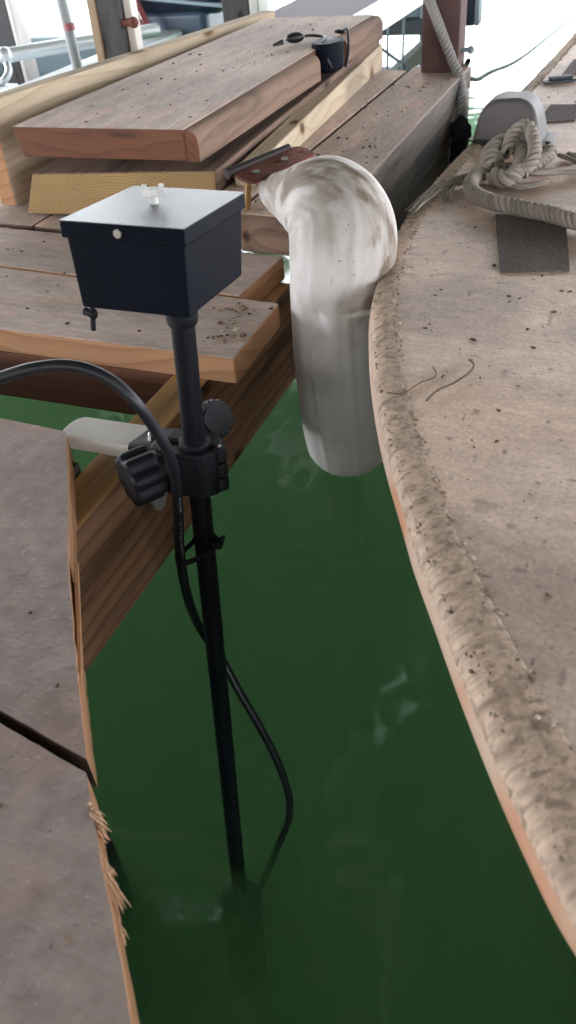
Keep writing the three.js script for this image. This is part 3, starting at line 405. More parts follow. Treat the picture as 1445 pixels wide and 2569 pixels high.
// ---------------------------------------------------------------- fender and the rusty bracket over its neck
{
  const K = [[-0.400, 0.452, -1.188, 0.004], [-0.400, 0.454, -1.188, 0.026], [-0.400, 0.460, -1.187, 0.046], [-0.400, 0.472, -1.186, 0.062], [-0.400, 0.496, -1.183, 0.0745], [-0.400, 0.56, -1.172, 0.079], [-0.400, 0.70, -1.156, 0.079], [-0.399, 0.79, -1.152, 0.077], [-0.396, 0.85, -1.165, 0.082], [-0.406, 0.886, -1.200, 0.084], [-0.440, 0.905, -1.245, 0.078], [-0.487, 0.902, -1.285, 0.064], [-0.53, 0.895, -1.320, 0.048], [-0.565, 0.89, -1.348, 0.037], [-0.592, 0.888, -1.370, 0.028], [-0.604, 0.887, -1.380, 0.018], [-0.609, 0.887, -1.384, 0.003]];
  const ribs = [0.6, 1.35, 2.1, 2.85, 3.6, 4.35, 5.1, 5.85];
  const g = sweep(K, 260, 120, (th, s, r) => {
    let q = r;
    const body = step(0.03, 0.14, s) * (1 - step(0.72, 0.86, s));
    for (const a of ribs) { let d = Math.abs(((th - a + Math.PI * 3) % (Math.PI * 2)) - Math.PI); q += 0.0013 * body * Math.exp(-((d / 0.055) ** 2)); q -= 0.0007 * body * Math.exp(-(((d - 0.14) / 0.06) ** 2)); }
    // buckles where it folds over the edge
    const dent = (ta, sa, wt, ws, amp) => { const d = ((th - ta + Math.PI * 3) % (Math.PI * 2)) - Math.PI; q -= amp * Math.exp(-((d / wt) ** 2) - (((s - sa) / ws) ** 2)); };
    dent(FD[0] - 0.1, 0.43, 0.26, 0.018, 0.015); dent(FD[0] + 0.1, 0.462, 0.40, 0.02, -0.007); dent(FD[0] - 0.15, 0.398, 0.40, 0.02, -0.005); dent(FD[0] - 0.1, 0.385, 0.5, 0.02, -0.004); dent(FD[0] + 0.1, 0.60, 0.10, 0.035, 0.004); dent(FD[0] + 0.5, 0.57, 0.16, 0.02, 0.003);
    return q;
  });
  const dirt = tex(1024, 2048, (u, v) => {   // u round the fender, v metres from its lower end
    const a = fbm(u, v, 13, 26, 91, 5), b = fbm(u, v, 26, 48, 92, 3), st = fbm(u, v, 60, 5, 93, 3), sp = vn(u * 120, v * 240, 120, 240, 94);
    const bend = step(0.30, 0.44, v + 0.10 * (a - 0.5)) * (1 - step(0.64, 0.74, v)), over = 0.24 + 0.86 * Math.exp(-(((u - 0.14) / 0.10) ** 2)) * (1 - 0.6 * step(0.52, 0.62, v));
    let k = bend * over * (0.40 + 0.85 * step(0.36, 0.62, a)) * (0.55 + 0.6 * b) + 0.07 * step(0.5, 0.7, a);
    if (sp > 0.95) k += 0.5 * step(0.95, 0.99, sp) * step(0.40, 0.62, vn(u * 9, v * 18, 9, 18, 95));
    const sc = Math.exp(-(((u - FD[1] - 0.012 * Math.sin(v * 40)) / 0.016) ** 2)) * step(0.16, 0.24, v) * (1 - step(0.42, 0.5, v)); k += sc * 0.9 * step(0.42, 0.6, fbm(u, v, 50, 60, 96, 3));
    return ramp([214, 210, 208], [112, 96, 80], clamp(k, 0, 0.95));
  });
  const t = thing('fender', 'long white ribbed boat fender hanging over the dock edge, dirty on its bend', 'fender');
  part(t, 'fender_body', g, new THREE.MeshPhysicalMaterial({ name: 'dirty_white_vinyl', map: dirt, roughness: 0.7, bumpMap: rep(paintBump, 3, 5), bumpScale: 0.0005 }));

  const b = thing('rusty_bracket', 'rusty steel bracket plate with two screws across the neck of the fender', 'bracket');
  const A = V([-0.630, 0.917, -1.325]), ux = V([0.075, 0.012, -0.135]).normalize(), uz = V([0.135, -0.02, 0.075]).normalize(), uy = new THREE.Vector3().crossVectors(uz, ux).normalize(); if (uy.y < 0) uy.negate();
  const Mx = new THREE.Matrix4().makeBasis(ux, uy, new THREE.Vector3().crossVectors(ux, uy)).setPosition(A);
  const s = new THREE.Shape(), L = 0.155, Wd = 0.026; s.moveTo(0.012, -Wd); s.lineTo(L - 0.014, -Wd); s.quadraticCurveTo(L, -Wd, L, 0); s.quadraticCurveTo(L, Wd, L - 0.014, Wd); s.lineTo(0.012, Wd); s.quadraticCurveTo(0, Wd, 0, 0); s.quadraticCurveTo(0, -Wd, 0.012, -Wd);
  for (const [x, r] of [[0.083, 0.0045], [0.140, 0.0045]]) { const h = new THREE.Path(); h.absellipse(x, 0.002, r * 1.5, r, 0, Math.PI * 2); s.holes.push(h); }
  const pg = new THREE.ExtrudeGeometry(s, { depth: 0.004, bevelEnabled: true, bevelSize: 0.001, bevelThickness: 0.001, bevelSegments: 2 }); pg.rotateX(-Math.PI / 2); { const uv = pg.attributes.uv, p = pg.attributes.position; for (let i = 0; i < uv.count; i++) uv.setXY(i, p.getX(i) / 0.2, p.getZ(i) / 0.1); }
  part(b, 'plate', pg.applyMatrix4(Mx), M.rust);
  part(b, 'rail', [cyl([-0.006, 0.006, -0.029], [L - 0.02, 0.006, -0.029], 0.0075, 0.0065, 14), cyl([-0.010, 0.006, -0.029], [-0.002, 0.006, -0.029], 0.0095, 0.0095, 14), hex([[0, -0.002, -0.022], [L - 0.01, -0.002, -0.022], [L - 0.01, -0.002, -0.030], [0, -0.002, -0.030], [0, 0.011, -0.026], [L - 0.02, 0.011, -0.026], [L - 0.02, 0.011, -0.034], [0, 0.011, -0.034]], 0.001)].map((g) => g.applyMatrix4(Mx)), M.darkRust);
  for (const [x, z, h, sh] of [[0.030, 0.006, 0.006, 0.058], [0.097, 0.004, 0.006, 0.03]]) { const sc = part(b, 'screw', [cyl([x, -0.002, z], [x, h, z], 0.0035), cyl([x, h, z], [x, h + 0.0022, z], 0.006, 0.0072, 18)].map((g) => g.applyMatrix4(Mx)), M.steel); }
  part(b, 'screw_shank', [cyl([-0.6242, 0.866, -1.322], [-0.6255, 0.923, -1.352], 0.0058, 0.0058, 14), ...Array.from({ length: 6 }, (_, i) => new THREE.TorusGeometry(0.0058, 0.0012, 6, 14).rotateX(Math.PI / 2 + 0.4).translate(-0.6243, 0.870 + i * 0.003, -1.324 - i * 0.0016))], M.brass);
}

// ---------------------------------------------------------------- moored boat on the right
const BE = [[0.62, 0.09], [0.42, 0.03], [0.26, -0.06], [0.15, -0.155], [0.09, -0.215], [0.043, -0.264], [0.014, -0.306], [-0.015, -0.353], [-0.053, -0.42], [-0.09, -0.49], [-0.126, -0.558], [-0.15, -0.609], [-0.206, -0.73], [-0.249, -0.839], [-0.283, -0.94], [-0.319, -1.067], [-0.338, -1.177], [-0.350, -1.28], [-0.356, -1.40], [-0.354, -1.555], [-0.345, -1.72], [-0.328, -1.93], [-0.307, -2.215], [-0.247, -3.138], [-0.21, -4.2], [-0.2, -5.6]];
{
  const t = thing('moored_boat', 'tan fibreglass boat with a dusty curved foredeck moored beside the fender', 'boat');
  const c = new THREE.CatmullRomCurve3(BE.map(([x, z]) => new THREE.Vector3(x, 0, z)), false, 'centripetal');
  const N = 2800, pts = c.getSpacedPoints(N), nor = pts.map((p, i) => { const a = pts[Math.max(0, i - 1)], b = pts[Math.min(N, i + 1)], d = b.clone().sub(a).normalize(); return new THREE.Vector3(-d.z, 0, d.x); });
  if (nor[1400].x < 0) nor.forEach((n) => n.negate());
  const strip = (prof, noise, uvs = 1, wide) => { const pos = [], uv = [], idx = [], m = prof.length; let al = 0; for (let i = 0; i <= N; i++) { if (i) al += pts[i].distanceTo(pts[i - 1]); prof.forEach(([d0, y], j) => { const d = wide ? d0 * wide(al) : d0, k = noise ? noise(al, d, j, i) : 0; pos.push(pts[i].x + nor[i].x * d, y + k, pts[i].z + nor[i].z * d); uv.push(al * uvs, (d + (0.86 - y)) * uvs); }); } for (let i = 0; i < N; i++) for (let j = 0; j < m - 1; j++) { const a = i * m + j, b = a + m; idx.push(a, a + 1, b, b, a + 1, b + 1); } const g = new THREE.BufferGeometry(); g.setAttribute('position', new THREE.Float32BufferAttribute(pos, 3)); g.setAttribute('uv', new THREE.Float32BufferAttribute(uv, 2)); g.setIndex(idx); g.computeVertexNormals(); return g; };
  const tan = tex(1024, 1024, (u, v) => {
    const a = fbm(u, v, 3, 3, 101, 5), st = vn(u * 5, v * 170, 5, 170, 102), b = fbm(u, v, 30, 60, 103, 3), sp = vn(u * 150, v * 150, 150, 150, 104), ok = fbm(u, v, 6, 6, 107, 3);
    let k = 0.86 + 0.22 * (a - 0.5) + 0.14 * b + 0.02 * (st - 0.5);
    const dirty = step(0.5, 0.7, ok) * 0.12;
    k -= dirty; if (sp > 0.93) k *= 1 - 0.42 * step(0.93, 1, sp); const s2 = vn(u * 330, v * 330, 330, 330, 108); k *= 0.93 + 0.14 * s2; const s3 = vn(u * 60, v * 70, 60, 70, 109); if (s3 > 0.9) k *= 1 - 0.22 * step(0.9, 1, s3);
    const pink = step(0.5, 0.75, fbm(u, v, 4, 5, 106, 4)) * 0.02;
    return [228 * k * (1 + pink), 202 * k, 184 * k * (1 - pink)];
  });
  const deckMat = mat({ name: 'tan_gelcoat_deck', map: tan, bumpMap: rep(paintBump, 1.4, 1.4), bumpScale: 0.0004, roughness: 0.62 });
  const crust = tex(1024, 1024, (u, v) => { const a = fbm(u, v, 14, 14, 111, 5), b = vn(u * 220, v * 220, 220, 220, 112), c2 = vn(u * 110, v * 110, 110, 110, 113), e = fbm(u, v, 45, 45, 114, 3); let k = 0.86 + 0.16 * (e - 0.5) + 0.18 * (b - 0.5) + 0.05 * (a - 0.5); const d = step(0.62, 0.9, c2) * 0.22; return [214 * (k - d * 0.7), 188 * (k - d * 0.75), 166 * (k - d * 0.8)]; });
  // deck panel inside the lip
  let run = 0; const al0 = pts.map((p, i) => (run += i ? p.distanceTo(pts[i - 1]) : 0)), lw = (i) => mix(0.072, 0.036, step(0.35, 1.15, al0[i])) - 0.001;
  const inner = pts.map((p, i) => new THREE.Vector2(p.x + nor[i].x * lw(i), -(p.z + nor[i].z * lw(i)))).filter((_, i) => i % 14 === 0);
  const sh = new THREE.Shape([...inner, new THREE.Vector2(1.9, 5.6), new THREE.Vector2(1.9, -0.03)]);
  const dg = new THREE.ShapeGeometry(sh); dg.rotateX(-Math.PI / 2); dg.translate(0, 0.8515, 0);
  part(t, 'deck', dg, deckMat);
  const lipW = (al) => mix(0.072, 0.036, step(0.35, 1.15, al));
  part(t, 'gunwale', strip([[0.0, 0.827], [0.015, 0.8335], [0.05, 0.839], [0.10, 0.8425], [0.16, 0.845], [0.24, 0.847], [0.32, 0.8485], [0.40, 0.8497], [0.48, 0.8507], [0.56, 0.8514], [0.64, 0.852], [0.72, 0.8524], [0.80, 0.8526], [0.88, 0.8525], [0.94, 0.8520], [1.0, 0.8512]], (al, d) => (d > 0.003 && d < 0.066 ? 0.0013 * (fbm(al, d, 210, 210, 5, 2) - 0.36) * step(0.30, 0.60, fbm(al, d, 24, 40, 9, 2)) * step(0, 0.01, d) * (1 - step(lipW(al) * 0.82, lipW(al) * 0.95, d)) : 0), 1.6, lipW), mat({ name: 'crusted_gunwale', map: crust, roughness: 0.9, bumpMap: rep(paintBump, 4, 4), bumpScale: 0.0009 }));
  part(t, 'rub_rail', strip([[0.010, 0.804], [0.002, 0.806], [-0.002, 0.810], [-0.003, 0.817], [-0.002, 0.824], [0.0005, 0.829]], null, 1), mat({ name: 'tan_orange_rub_rail', map: tex(512, 128, (u, v) => ramp([190, 164, 144], [186, 136, 106], step(0.5, 0.75, fbm(u, v, 8, 2, 121, 4)))), roughness: 0.7 }));
  part(t, 'hull', strip([[0.42, -0.5], [0.38, -0.1], [0.32, 0.2], [0.20, 0.45], [0.09, 0.68], [0.012, 0.797]], null, 1), mat({ name: 'dark_tan_hull', color: lin(0.12, 0.095, 0.075), roughness: 0.4 }));
  // sanded grip patches
  const grip = mat({ name: 'grey_grit_patch', map: tex(512, 512, (u, v) => { const k = 0.75 + 0.5 * vn(u * 160, v * 160, 160, 160, 131) + 0.3 * (fbm(u, v, 6, 6, 132) - 0.5), w = vn(u * 120, v * 90, 120, 90, 133) > 0.95 ? 40 : 0; return [92 * k + w, 82 * k + w, 78 * k + w]; }), roughness: 1, bumpMap: rep(paintBump, 6, 6), bumpScale: 0.001 });
  for (const q of [[[-0.154, -1.168], [-0.059, -1.19], [-0.088, -1.40], [-0.202, -1.404]], [[-0.213, -1.985], [-0.135, -2.01], [-0.125, -2.15], [-0.203, -2.142]], [[-0.213, -2.455], [-0.150, -2.475], [-0.145, -2.65], [-0.203, -2.639]]]) {
    const g = polyBoard(q, 0.8545, 0.002, 0.0006, 0.012); const uv = g.attributes.uv, p = g.attributes.position; for (let i = 0; i < uv.count; i++) uv.setXY(i, p.getX(i) / 0.3, p.getZ(i) / 0.3);
    const o = part(t, 'grip_patch', g, grip); 
  }
  // metal vent cowl
  { const cm = mat({ name: 'scratched_grey_cowl', map: tex(256, 256, (u, v) => { const k = 0.8 + 0.4 * fbm(u, v, 5, 5, 141, 4), w = step(0.66, 0.8, fbm(u, v, 12, 12, 142, 3)) * 40; return [92 * k + w, 88 * k + w, 86 * k + w]; }), roughness: 0.55, metalness: 0.1 });
    const s = new THREE.Shape(); s.moveTo(-0.072, 0); s.lineTo(-0.066, 0.036); s.quadraticCurveTo(-0.060, 0.074, -0.024, 0.078); s.lineTo(0.012, 0.080); s.quadraticCurveTo(0.044, 0.078, 0.056, 0.044); s.lineTo(0.070, 0); s.closePath();
    const g = new THREE.ExtrudeGeometry(s, { depth: 0.075, bevelEnabled: true, bevelSize: 0.008, bevelThickness: 0.012, bevelOffset: -0.008, bevelSegments: 6, curveSegments: 12 }); const p = g.attributes.position; for (let i = 0; i < p.count; i++) { const y = Math.max(0, p.getY(i)); p.setY(i, y); p.setZ(i, p.getZ(i) * (1 - 3 * y)); } g.computeVertexNormals();
    g.rotateY(-0.06); g.translate(-0.248, 0.8545, -1.905); const cw = part(t, 'vent_cowl', g, cm);
    const f = new THREE.Shape(); f.moveTo(-0.088, -0.006); f.lineTo(-0.04, 0.032); f.lineTo(0.07, 0.028); f.lineTo(0.09, 0.0); f.lineTo(0.075, -0.085); f.lineTo(-0.075, -0.085); f.closePath(); const fg = new THREE.ExtrudeGeometry(f, { depth: 0.002, bevelEnabled: true, bevelSize: 0.001, bevelThickness: 0.0006, bevelSegments: 1 }); fg.rotateX(-Math.PI / 2); fg.scale(1, 1, -1); fg.rotateY(-0.10); { const ix = fg.attributes.position; } fg.computeVertexNormals(); fg.translate(-0.248, 0.853, -1.825); cm.side = THREE.DoubleSide; part(cw, 'flange', fg, cm);
    for (const [x, z] of [[-0.318, -1.822], [-0.292, -1.800], [-0.170, -1.825]]) part(cw, 'rivet', new THREE.SphereGeometry(0.006, 10, 6).scale(1, 0.4, 1).translate(x, 0.857, z), M.darkRust);
  }
  // low deck cleat
  { const cl = part(t, 'cleat', [new RoundedBoxGeometry(0.085, 0.006, 0.03, 3, 0.003).rotateY(0.45).translate(-0.212, 0.856, -2.378), new RoundedBoxGeometry(0.06, 0.007, 0.018, 3, 0.003).rotateY(0.45).translate(-0.208, 0.8625, -2.384)], M.darkGrey); }
  // debris: crust on the lip, crumbs on the deck
  const lip = (i) => { const k = Math.floor(Math.pow(rnd(), 0.8) * 1680) + 240, p = pts[Math.min(N, k)], n = nor[Math.min(N, k)], f = rr(0.1, 1.0), d = f * (lw(Math.min(N, k)) + 0.004), y = 0.852 - 0.010 * (1 - f) * (1 - f); return [p.x + n.x * d, y, p.z + n.z * d]; };
  crumbs('crust', null, 4200, lip, [[0.44, 0.36, 0.29], [0.34, 0.27, 0.21], [0.56, 0.47, 0.39], [0.22, 0.16, 0.12]], () => rr(0.0007, 0.0022) * (rnd() < 0.06 ? 1.7 : 1), t);
  const deckAt = () => { for (;;) { const k = Math.floor(rnd() * N), d = 0.07 + Math.pow(rnd(), 1.4) * 0.7, p = pts[k], n = nor[k], x = p.x + n.x * d, z = p.z + n.z * d; if (z < -0.15 && z > -3 && x < 0.6) return [x, 0.8515, z]; } };
  crumbs('crumb', null, 520, deckAt, [[0.05, 0.035, 0.03], [0.09, 0.06, 0.04], [0.16, 0.11, 0.08], [0.34, 0.28, 0.22]], () => rr(0.0008, 0.0030) * (rnd() < 0.06 ? 1.7 : 1), t);
  { const gs = []; for (let i = 0; i < 46; i++) { const z = rr(-1.37, -1.13), k = pts.reduce((m, p, j) => Math.abs(p.z - z) < Math.abs(pts[m].z - z) ? j : m, 0), x0 = pts[k].x + 0.034, l = rr(0.006, 0.04) * (rnd() < 0.15 ? 1.8 : 1), w = rr(0.0004, 0.0014), dz = -l * 0.08; const g = new THREE.BufferGeometry(); g.setAttribute('position', new THREE.Float32BufferAttribute([x0, 0.8519, z, x0 + l * 0.4, 0.8519, z + dz * 0.4 + w, x0 + l, 0.8519, z + dz, x0 + l * 0.4, 0.8519, z + dz * 0.4 - w].flat(), 3)); g.setAttribute('uv', new THREE.Float32BufferAttribute([0, 0, 1, 0, 1, 1, 0, 1], 2)); g.setIndex([0, 1, 2, 0, 2, 3]); g.computeVertexNormals(); gs.push(g); } part(t, 'scrape_mark', gs, mat({ name: 'chalky_scrape', color: lin(0.72, 0.68, 0.64), roughness: 0.9, side: THREE.DoubleSide })).userData.kind = 'stuff'; }
}
{
  const tw = thing('twig', 'small curled dry twig lying on the tan boat deck', 'twig');
  part(tw, 'stem', tube([[-0.1735, 0.8545, -0.792], [-0.166, 0.857, -0.812], [-0.150, 0.856, -0.838], [-0.138, 0.858, -0.862], [-0.138, 0.856, -0.885], [-0.146, 0.854, -0.898]], 0.0013, 24, 6), M.dirt);
  const tw2 = thing('twig', 'thin bent hair-like twig on the tan boat deck, left of the thicker one', 'twig');
  part(tw2, 'stem', tube([[-0.222, 0.8535, -0.80], [-0.205, 0.8535, -0.802], [-0.19, 0.854, -0.83], [-0.176, 0.854, -0.85], [-0.185, 0.8535, -0.872]], 0.0008, 24, 5), M.dirt);
}
{ // mooring rope lying on the deck with its knot
  const y = 0.868, t = thing('mooring_rope', 'thick dirty three strand rope lying on the tan deck, tied in a knot', 'rope');
  part(t, 'rope_run', laidRope([[0.04, y, -1.30], [-0.03, y, -1.335], [-0.069, y, -1.350], [-0.111, y, -1.378], [-0.165, y, -1.400], [-0.215, y, -1.423], [-0.250, y, -1.462], [-0.266, y, -1.515], [-0.264, y, -1.555], [-0.252, y + 0.008, -1.59], [-0.236, y + 0.016, -1.625]], 0.0135, 0.032, 420, 0.12), M.ropeGrey);
  const ky = 0.87;
  part(t, 'knot', [
    laidRope([[-0.246, 0.872, -1.580], [-0.252, 0.890, -1.62], [-0.236, 0.898, -1.665], [-0.206, 0.894, -1.65], [-0.188, 0.882, -1.59], [-0.205, 0.869, -1.54], [-0.236, 0.871, -1.555]], 0.0155, 0.042, 150, 0.1),
    laidRope([[-0.224, 0.89, -1.62], [-0.217, 0.915, -1.665], [-0.200, 0.924, -1.68], [-0.180, 0.912, -1.645], [-0.170, 0.893, -1.58], [-0.186, 0.874, -1.56]], 0.0125, 0.042, 110, 0.1),
    laidRope([[-0.236, 0.87, -1.60], [-0.206, 0.868, -1.60], [-0.180, 0.872, -1.60], [-0.160, 0.874, -1.64], [-0.150, 0.876, -1.69], [-0.165, 0.870, -1.71]], 0.0125, 0.042, 100, 0.1)], M.ropeGrey);
  const strands = (path, n, sp, r) => { const gs = []; for (let i = 0; i < n; i++) { const o = [rr(-sp, sp), rr(0, sp * 0.7), rr(-sp, sp)], ph = rnd() * 6; gs.push(tube(path.map((q, k) => [q[0] + o[0] * (0.4 + k / path.length) + 0.004 * Math.sin(ph + k * 1.7), q[1] + o[1] * (1 - 0.4 * k / path.length), q[2] + o[2] * (0.4 + k / path.length) + 0.004 * Math.cos(ph + k * 2.1)]), r * rr(0.6, 1.2), 40, 5)); } return gs; };
  part(t, 'frayed_strand', strands([[-0.20, 0.862, -1.60], [-0.165, 0.860, -1.60], [-0.135, 0.860, -1.615], [-0.105, 0.861, -1.63], [-0.085, 0.859, -1.66], [-0.095, 0.858, -1.70], [-0.125, 0.857, -1.73]], 9, 0.012, 0.0042), M.ropeGrey);
  part(t, 'frayed_strand', strands([[-0.19, 0.858, -1.60], [-0.215, 0.858, -1.545], [-0.18, 0.857, -1.535], [-0.15, 0.857, -1.56]], 8, 0.010, 0.0026), M.ropeGrey);
  part(t, 'frayed_tail', [laidRope([[-0.215, 0.868, -1.585], [-0.25, 0.865, -1.575], [-0.285, 0.864, -1.545], [-0.318, 0.864, -1.520]], 0.010, 0.03, 90, 0.3), ...strands([[-0.30, 0.862, -1.525], [-0.318, 0.864, -1.50], [-0.330, 0.861, -1.46], [-0.340, 0.858, -1.42], [-0.346, 0.855, -1.395]], 12, 0.011, 0.0026), ...strands([[-0.30, 0.860, -1.52], [-0.300, 0.859, -1.475], [-0.288, 0.856, -1.445]], 8, 0.008, 0.0018)], M.ropeGrey);
}

// ---------------------------------------------------------------- black rubber cup hooked on the plank edge
{
  const t = thing('rubber_cup', 'black rubber cup hanging in the gap of the wide plank edge, with its corded stopper', 'cap');
  part(t, 'cup', [new THREE.LatheGeometry([[0, 0], [0.030, 0.001], [0.034, 0.008], [0.036, 0.058], [0.033, 0.062], [0, 0.0625]].map(([x, y]) => new THREE.Vector2(x, y)), 28).scale(1, 1, 1.55).rotateY(-0.04).translate(-0.722, 0.942, -2.075)], M.boxPlastic);
  part(t, 'stopper', [cyl([-0.845, 1.003, -2.035], [-0.83, 1.006, -2.055], 0.003, 0.006, 10), new THREE.SphereGeometry(0.014, 16, 12).scale(1.7, 0.85, 1).rotateY(0.75).translate(-0.808, 1.010, -2.085)], M.rubber);
  part(t, 'cord', tube([[-0.79, 1.010, -2.105], [-0.775, 1.008, -2.12], [-0.755, 1.006, -2.12], [-0.738, 1.008, -2.10], [-0.727, 1.002, -2.05], [-0.715, 0.985, -2.03], [-0.700, 0.955, -2.03]], 0.0032, 50, 7), M.rubber);
  part(t, 'cord_loop', [tube([[-0.715, 1.008, -2.16], [-0.700, 1.016, -2.15], [-0.690, 1.006, -2.13], [-0.683, 0.975, -2.11], [-0.684, 0.945, -2.09]], 0.003, 30, 7), new THREE.TorusGeometry(0.010, 0.003, 8, 18).rotateX(1.2).translate(-0.722, 1.008, -2.165)], M.rubber);
}

// ---------------------------------------------------------------- behind the dock: slip with a pale boat, posts, outboard
{
  const P1 = thing('slip_post', 'thick dark slip post with a pale right side, right behind the pale upright plank', 'post');
  part(P1, 'post_core', block(-1.634, -1.560, -1.1, 3.3, -2.53, -2.60, 0.004, 'y'), M.grayPost);
  part(P1, 'wood_face', block(-1.665, -1.637, -1.1, 3.3, -2.525, -2.60, 0.003, 'y'), M.tan);
  part(P1, 'white_face', block(-1.557, -1.530, -1.1, 3.3, -2.56, -2.60, 0.003, 'y'), M.pvc);
  part(P1, 'bolt', [cyl([-1.58, 0.985, -2.55], [-1.525, 0.985, -2.545], 0.011), new THREE.SphereGeometry(0.016, 12, 8).translate(-1.52, 0.985, -2.545)], M.rust);
  const P2 = thing('slip_post', 'dark slip post at the top left corner of the view', 'post');
  part(P2, 'post_core', block(-4.62, -4.45, -1.1, 3.3, -5.70, -5.85, 0.01, 'y'), M.grayPost);
  part(P2, 'white_face', block(-4.447, -4.405, -1.1, 3.3, -5.70, -5.85, 0.01, 'y'), M.pvc);
  const P3 = thing('slip_post', 'dark slip post behind the far end of the pale upright plank', 'post');
  part(P3, 'post_core', block(-2.25, -2.09, -1.1, 3.3, -4.72, -4.86, 0.008, 'y'), M.grayPost);
  part(P3, 'white_face', block(-2.087, -2.03, -1.1, 3.3, -4.72, -4.86, 0.008, 'y'), M.pvc);
  const pole = thing('boat_pole', 'thin grey pole standing in the pale boat, with a red band', 'pole');
  part(pole, 'pole', cyl([-2.985, 0.25, -4.33], [-3.11, 2.0, -4.42], 0.030, 0.028, 16), mat({ name: 'grey_pole', color: lin(0.34, 0.36, 0.37), roughness: 0.5 }));
  part(pole, 'red_band', cyl([-2.9975, 0.70, -4.339], [-3.0000, 0.735, -4.3408], 0.0315, 0.0315, 16), M.hose);

  // pale aluminium boat lying in the slip
  const b = thing('pale_boat', 'pale aluminium open boat with bench and tubular rail lying in the slip', 'boat');
  part(b, 'hull', [hex([[-5.3, -0.15, -3.9], [-3.75, -0.15, -3.9], [-3.65, -0.15, -8.2], [-5.4, -0.15, -8.2], [-5.6, 0.05, -3.6], [-3.45, 0.05, -3.6], [-3.35, 0.05, -8.3], [-5.7, 0.05, -8.3]], 0.03)], M.paleBoat);
  part(b, 'side', [hex([[-3.50, 0.03, -3.6], [-3.42, 0.03, -3.6], [-3.35, 0.03, -8.3], [-3.45, 0.03, -8.3], [-3.50, 0.42, -3.6], [-3.26, 0.42, -3.6], [-3.26, 0.42, -8.3], [-3.50, 0.42, -8.3]], 0.02)], M.paleBoat);
  part(b, 'side', [hex([[-5.7, 0.03, -3.6], [-5.6, 0.03, -3.6], [-5.6, 0.03, -8.3], [-5.7, 0.03, -8.3], [-5.85, 0.42, -3.6], [-5.6, 0.42, -3.6], [-5.6, 0.42, -8.3], [-5.85, 0.42, -8.3]], 0.02)], M.paleBoat);
  part(b, 'bow_deck', block(-5.6, -3.50, 0.33, 0.41, -3.6, -4.25, 0.02, 'x'), M.paleBoat);
  part(b, 'bench', block(-5.58, -3.9, 0.06, 0.36, -6.3, -6.95, 0.05, 'x'), M.blueGrey).userData.label = 'pale blue grey bench across the boat';
  part(b, 'bench', block(-5.58, -3.52, 0.06, 0.25, -4.7, -5.1, 0.03, 'x'), M.paleBoat);
  part(b, 'floor_mat', block(-5.5, -3.55, 0.052, 0.07, -5.15, -6.2, 0.006, 'x'), M.darkGrey);
  part(b, 'rail', [cyl([-3.75, 0.52, -4.70], [-3.18, 0.50, -5.62], 0.042, 0.042, 20), new THREE.SphereGeometry(0.05, 16, 12).translate(-3.755, 0.52, -4.69)], M.alu);
  part(b, 'rail_bracket', [tube([[-3.75, 0.50, -4.68], [-3.72, 0.44, -4.64], [-3.74, 0.40, -4.60], [-3.80, 0.37, -4.58]], 0.022, 20, 8), new RoundedBoxGeometry(0.16, 0.015, 0.10, 2, 0.005).translate(-3.76, 0.365, -4.60)], M.alu);

  const ob = thing('outboard_motor', 'dark navy outboard motor with pale trim line behind the slip posts', 'outboard motor', [-3.28, 0, -6.35]);
  const cg = new RoundedBoxGeometry(0.84, 0.55, 0.5, 6, 0.12), cp = cg.attributes.position; for (let i = 0; i < cp.count; i++) { const k = mix(0.9, 1, clamp(cp.getY(i) / 0.55 + 0.5)); cp.setX(i, cp.getX(i) * k); } cg.computeVertexNormals();
  const cow = part(ob, 'cowl', cg.clone().translate(0, 0.78, 0), M.cowl);
  part(cow, 'trim_line', new RoundedBoxGeometry(0.80, 0.025, 0.50, 3, 0.01).rotateZ(-0.1).translate(0.03, 0.60, 0.004), mat({ name: 'pale_trim', color: lin(0.3, 0.38, 0.44), roughness: 0.4 }));
  part(ob, 'lower_cowl', new RoundedBoxGeometry(0.56, 0.22, 0.42, 4, 0.06).translate(-0.06, 0.44, 0), mat({ name: 'blue_grey_cowl', color: lin(0.03, 0.06, 0.10), roughness: 0.35 }));
  part(ob, 'leg', new RoundedBoxGeometry(0.24, 0.75, 0.18, 4, 0.05).translate(-0.08, 0.0, 0), M.cowl);
  part(ob, 'transom_bracket', new RoundedBoxGeometry(0.16, 0.3, 0.26, 3, 0.03).translate(-0.3, 0.30, 0), M.darkGrey);
  const hs = thing('fuel_hose', 'two dull red hoses curving down beside the dark outboard motor', 'hose');
  part(hs, 'hose', tube([[-3.72, 0.42, -6.10], [-3.70, 0.60, -6.12], [-3.62, 0.66, -6.08], [-3.52, 0.55, -6.03], [-3.44, 0.36, -6.0], [-3.40, 0.25, -5.98]], 0.022, 40, 8), M.hose);
  part(hs, 'hose', tube([[-3.68, 0.36, -6.02], [-3.66, 0.53, -6.04], [-3.58, 0.58, -6.0], [-3.50, 0.47, -5.96], [-3.42, 0.28, -5.92]], 0.022, 40, 8), M.hose);

  const lf = thing('boat_lift', 'blue grey steel lift frame with thin cables left of the brown post', 'boat lift');
  for (const [x0, x1, y, z] of [[-1.45, -1.10, 0.42, -4.6], [-1.45, -1.10, 0.60, -4.9]]) part(lf, 'cross_beam', block(x0, x1, y - 0.045, y + 0.025, z, z - 0.10, 0.006, 'x'), M.darkGrey);
  part(lf, 'diagonal_brace', hex([[-1.42, 0.26, -4.45], [-1.36, 0.26, -4.45], [-1.10, 0.48, -4.75], [-1.14, 0.48, -4.75], [-1.42, 0.33, -4.45], [-1.36, 0.33, -4.45], [-1.10, 0.56, -4.75], [-1.14, 0.56, -4.75]], 0.005), M.alu);
  for (const x of [-1.36, -1.27, -1.19]) part(lf, 'cable', cyl([x, 0.2, -4.55], [x + 0.03, 1.2, -4.5], 0.006, 0.006, 8), M.blueGrey);
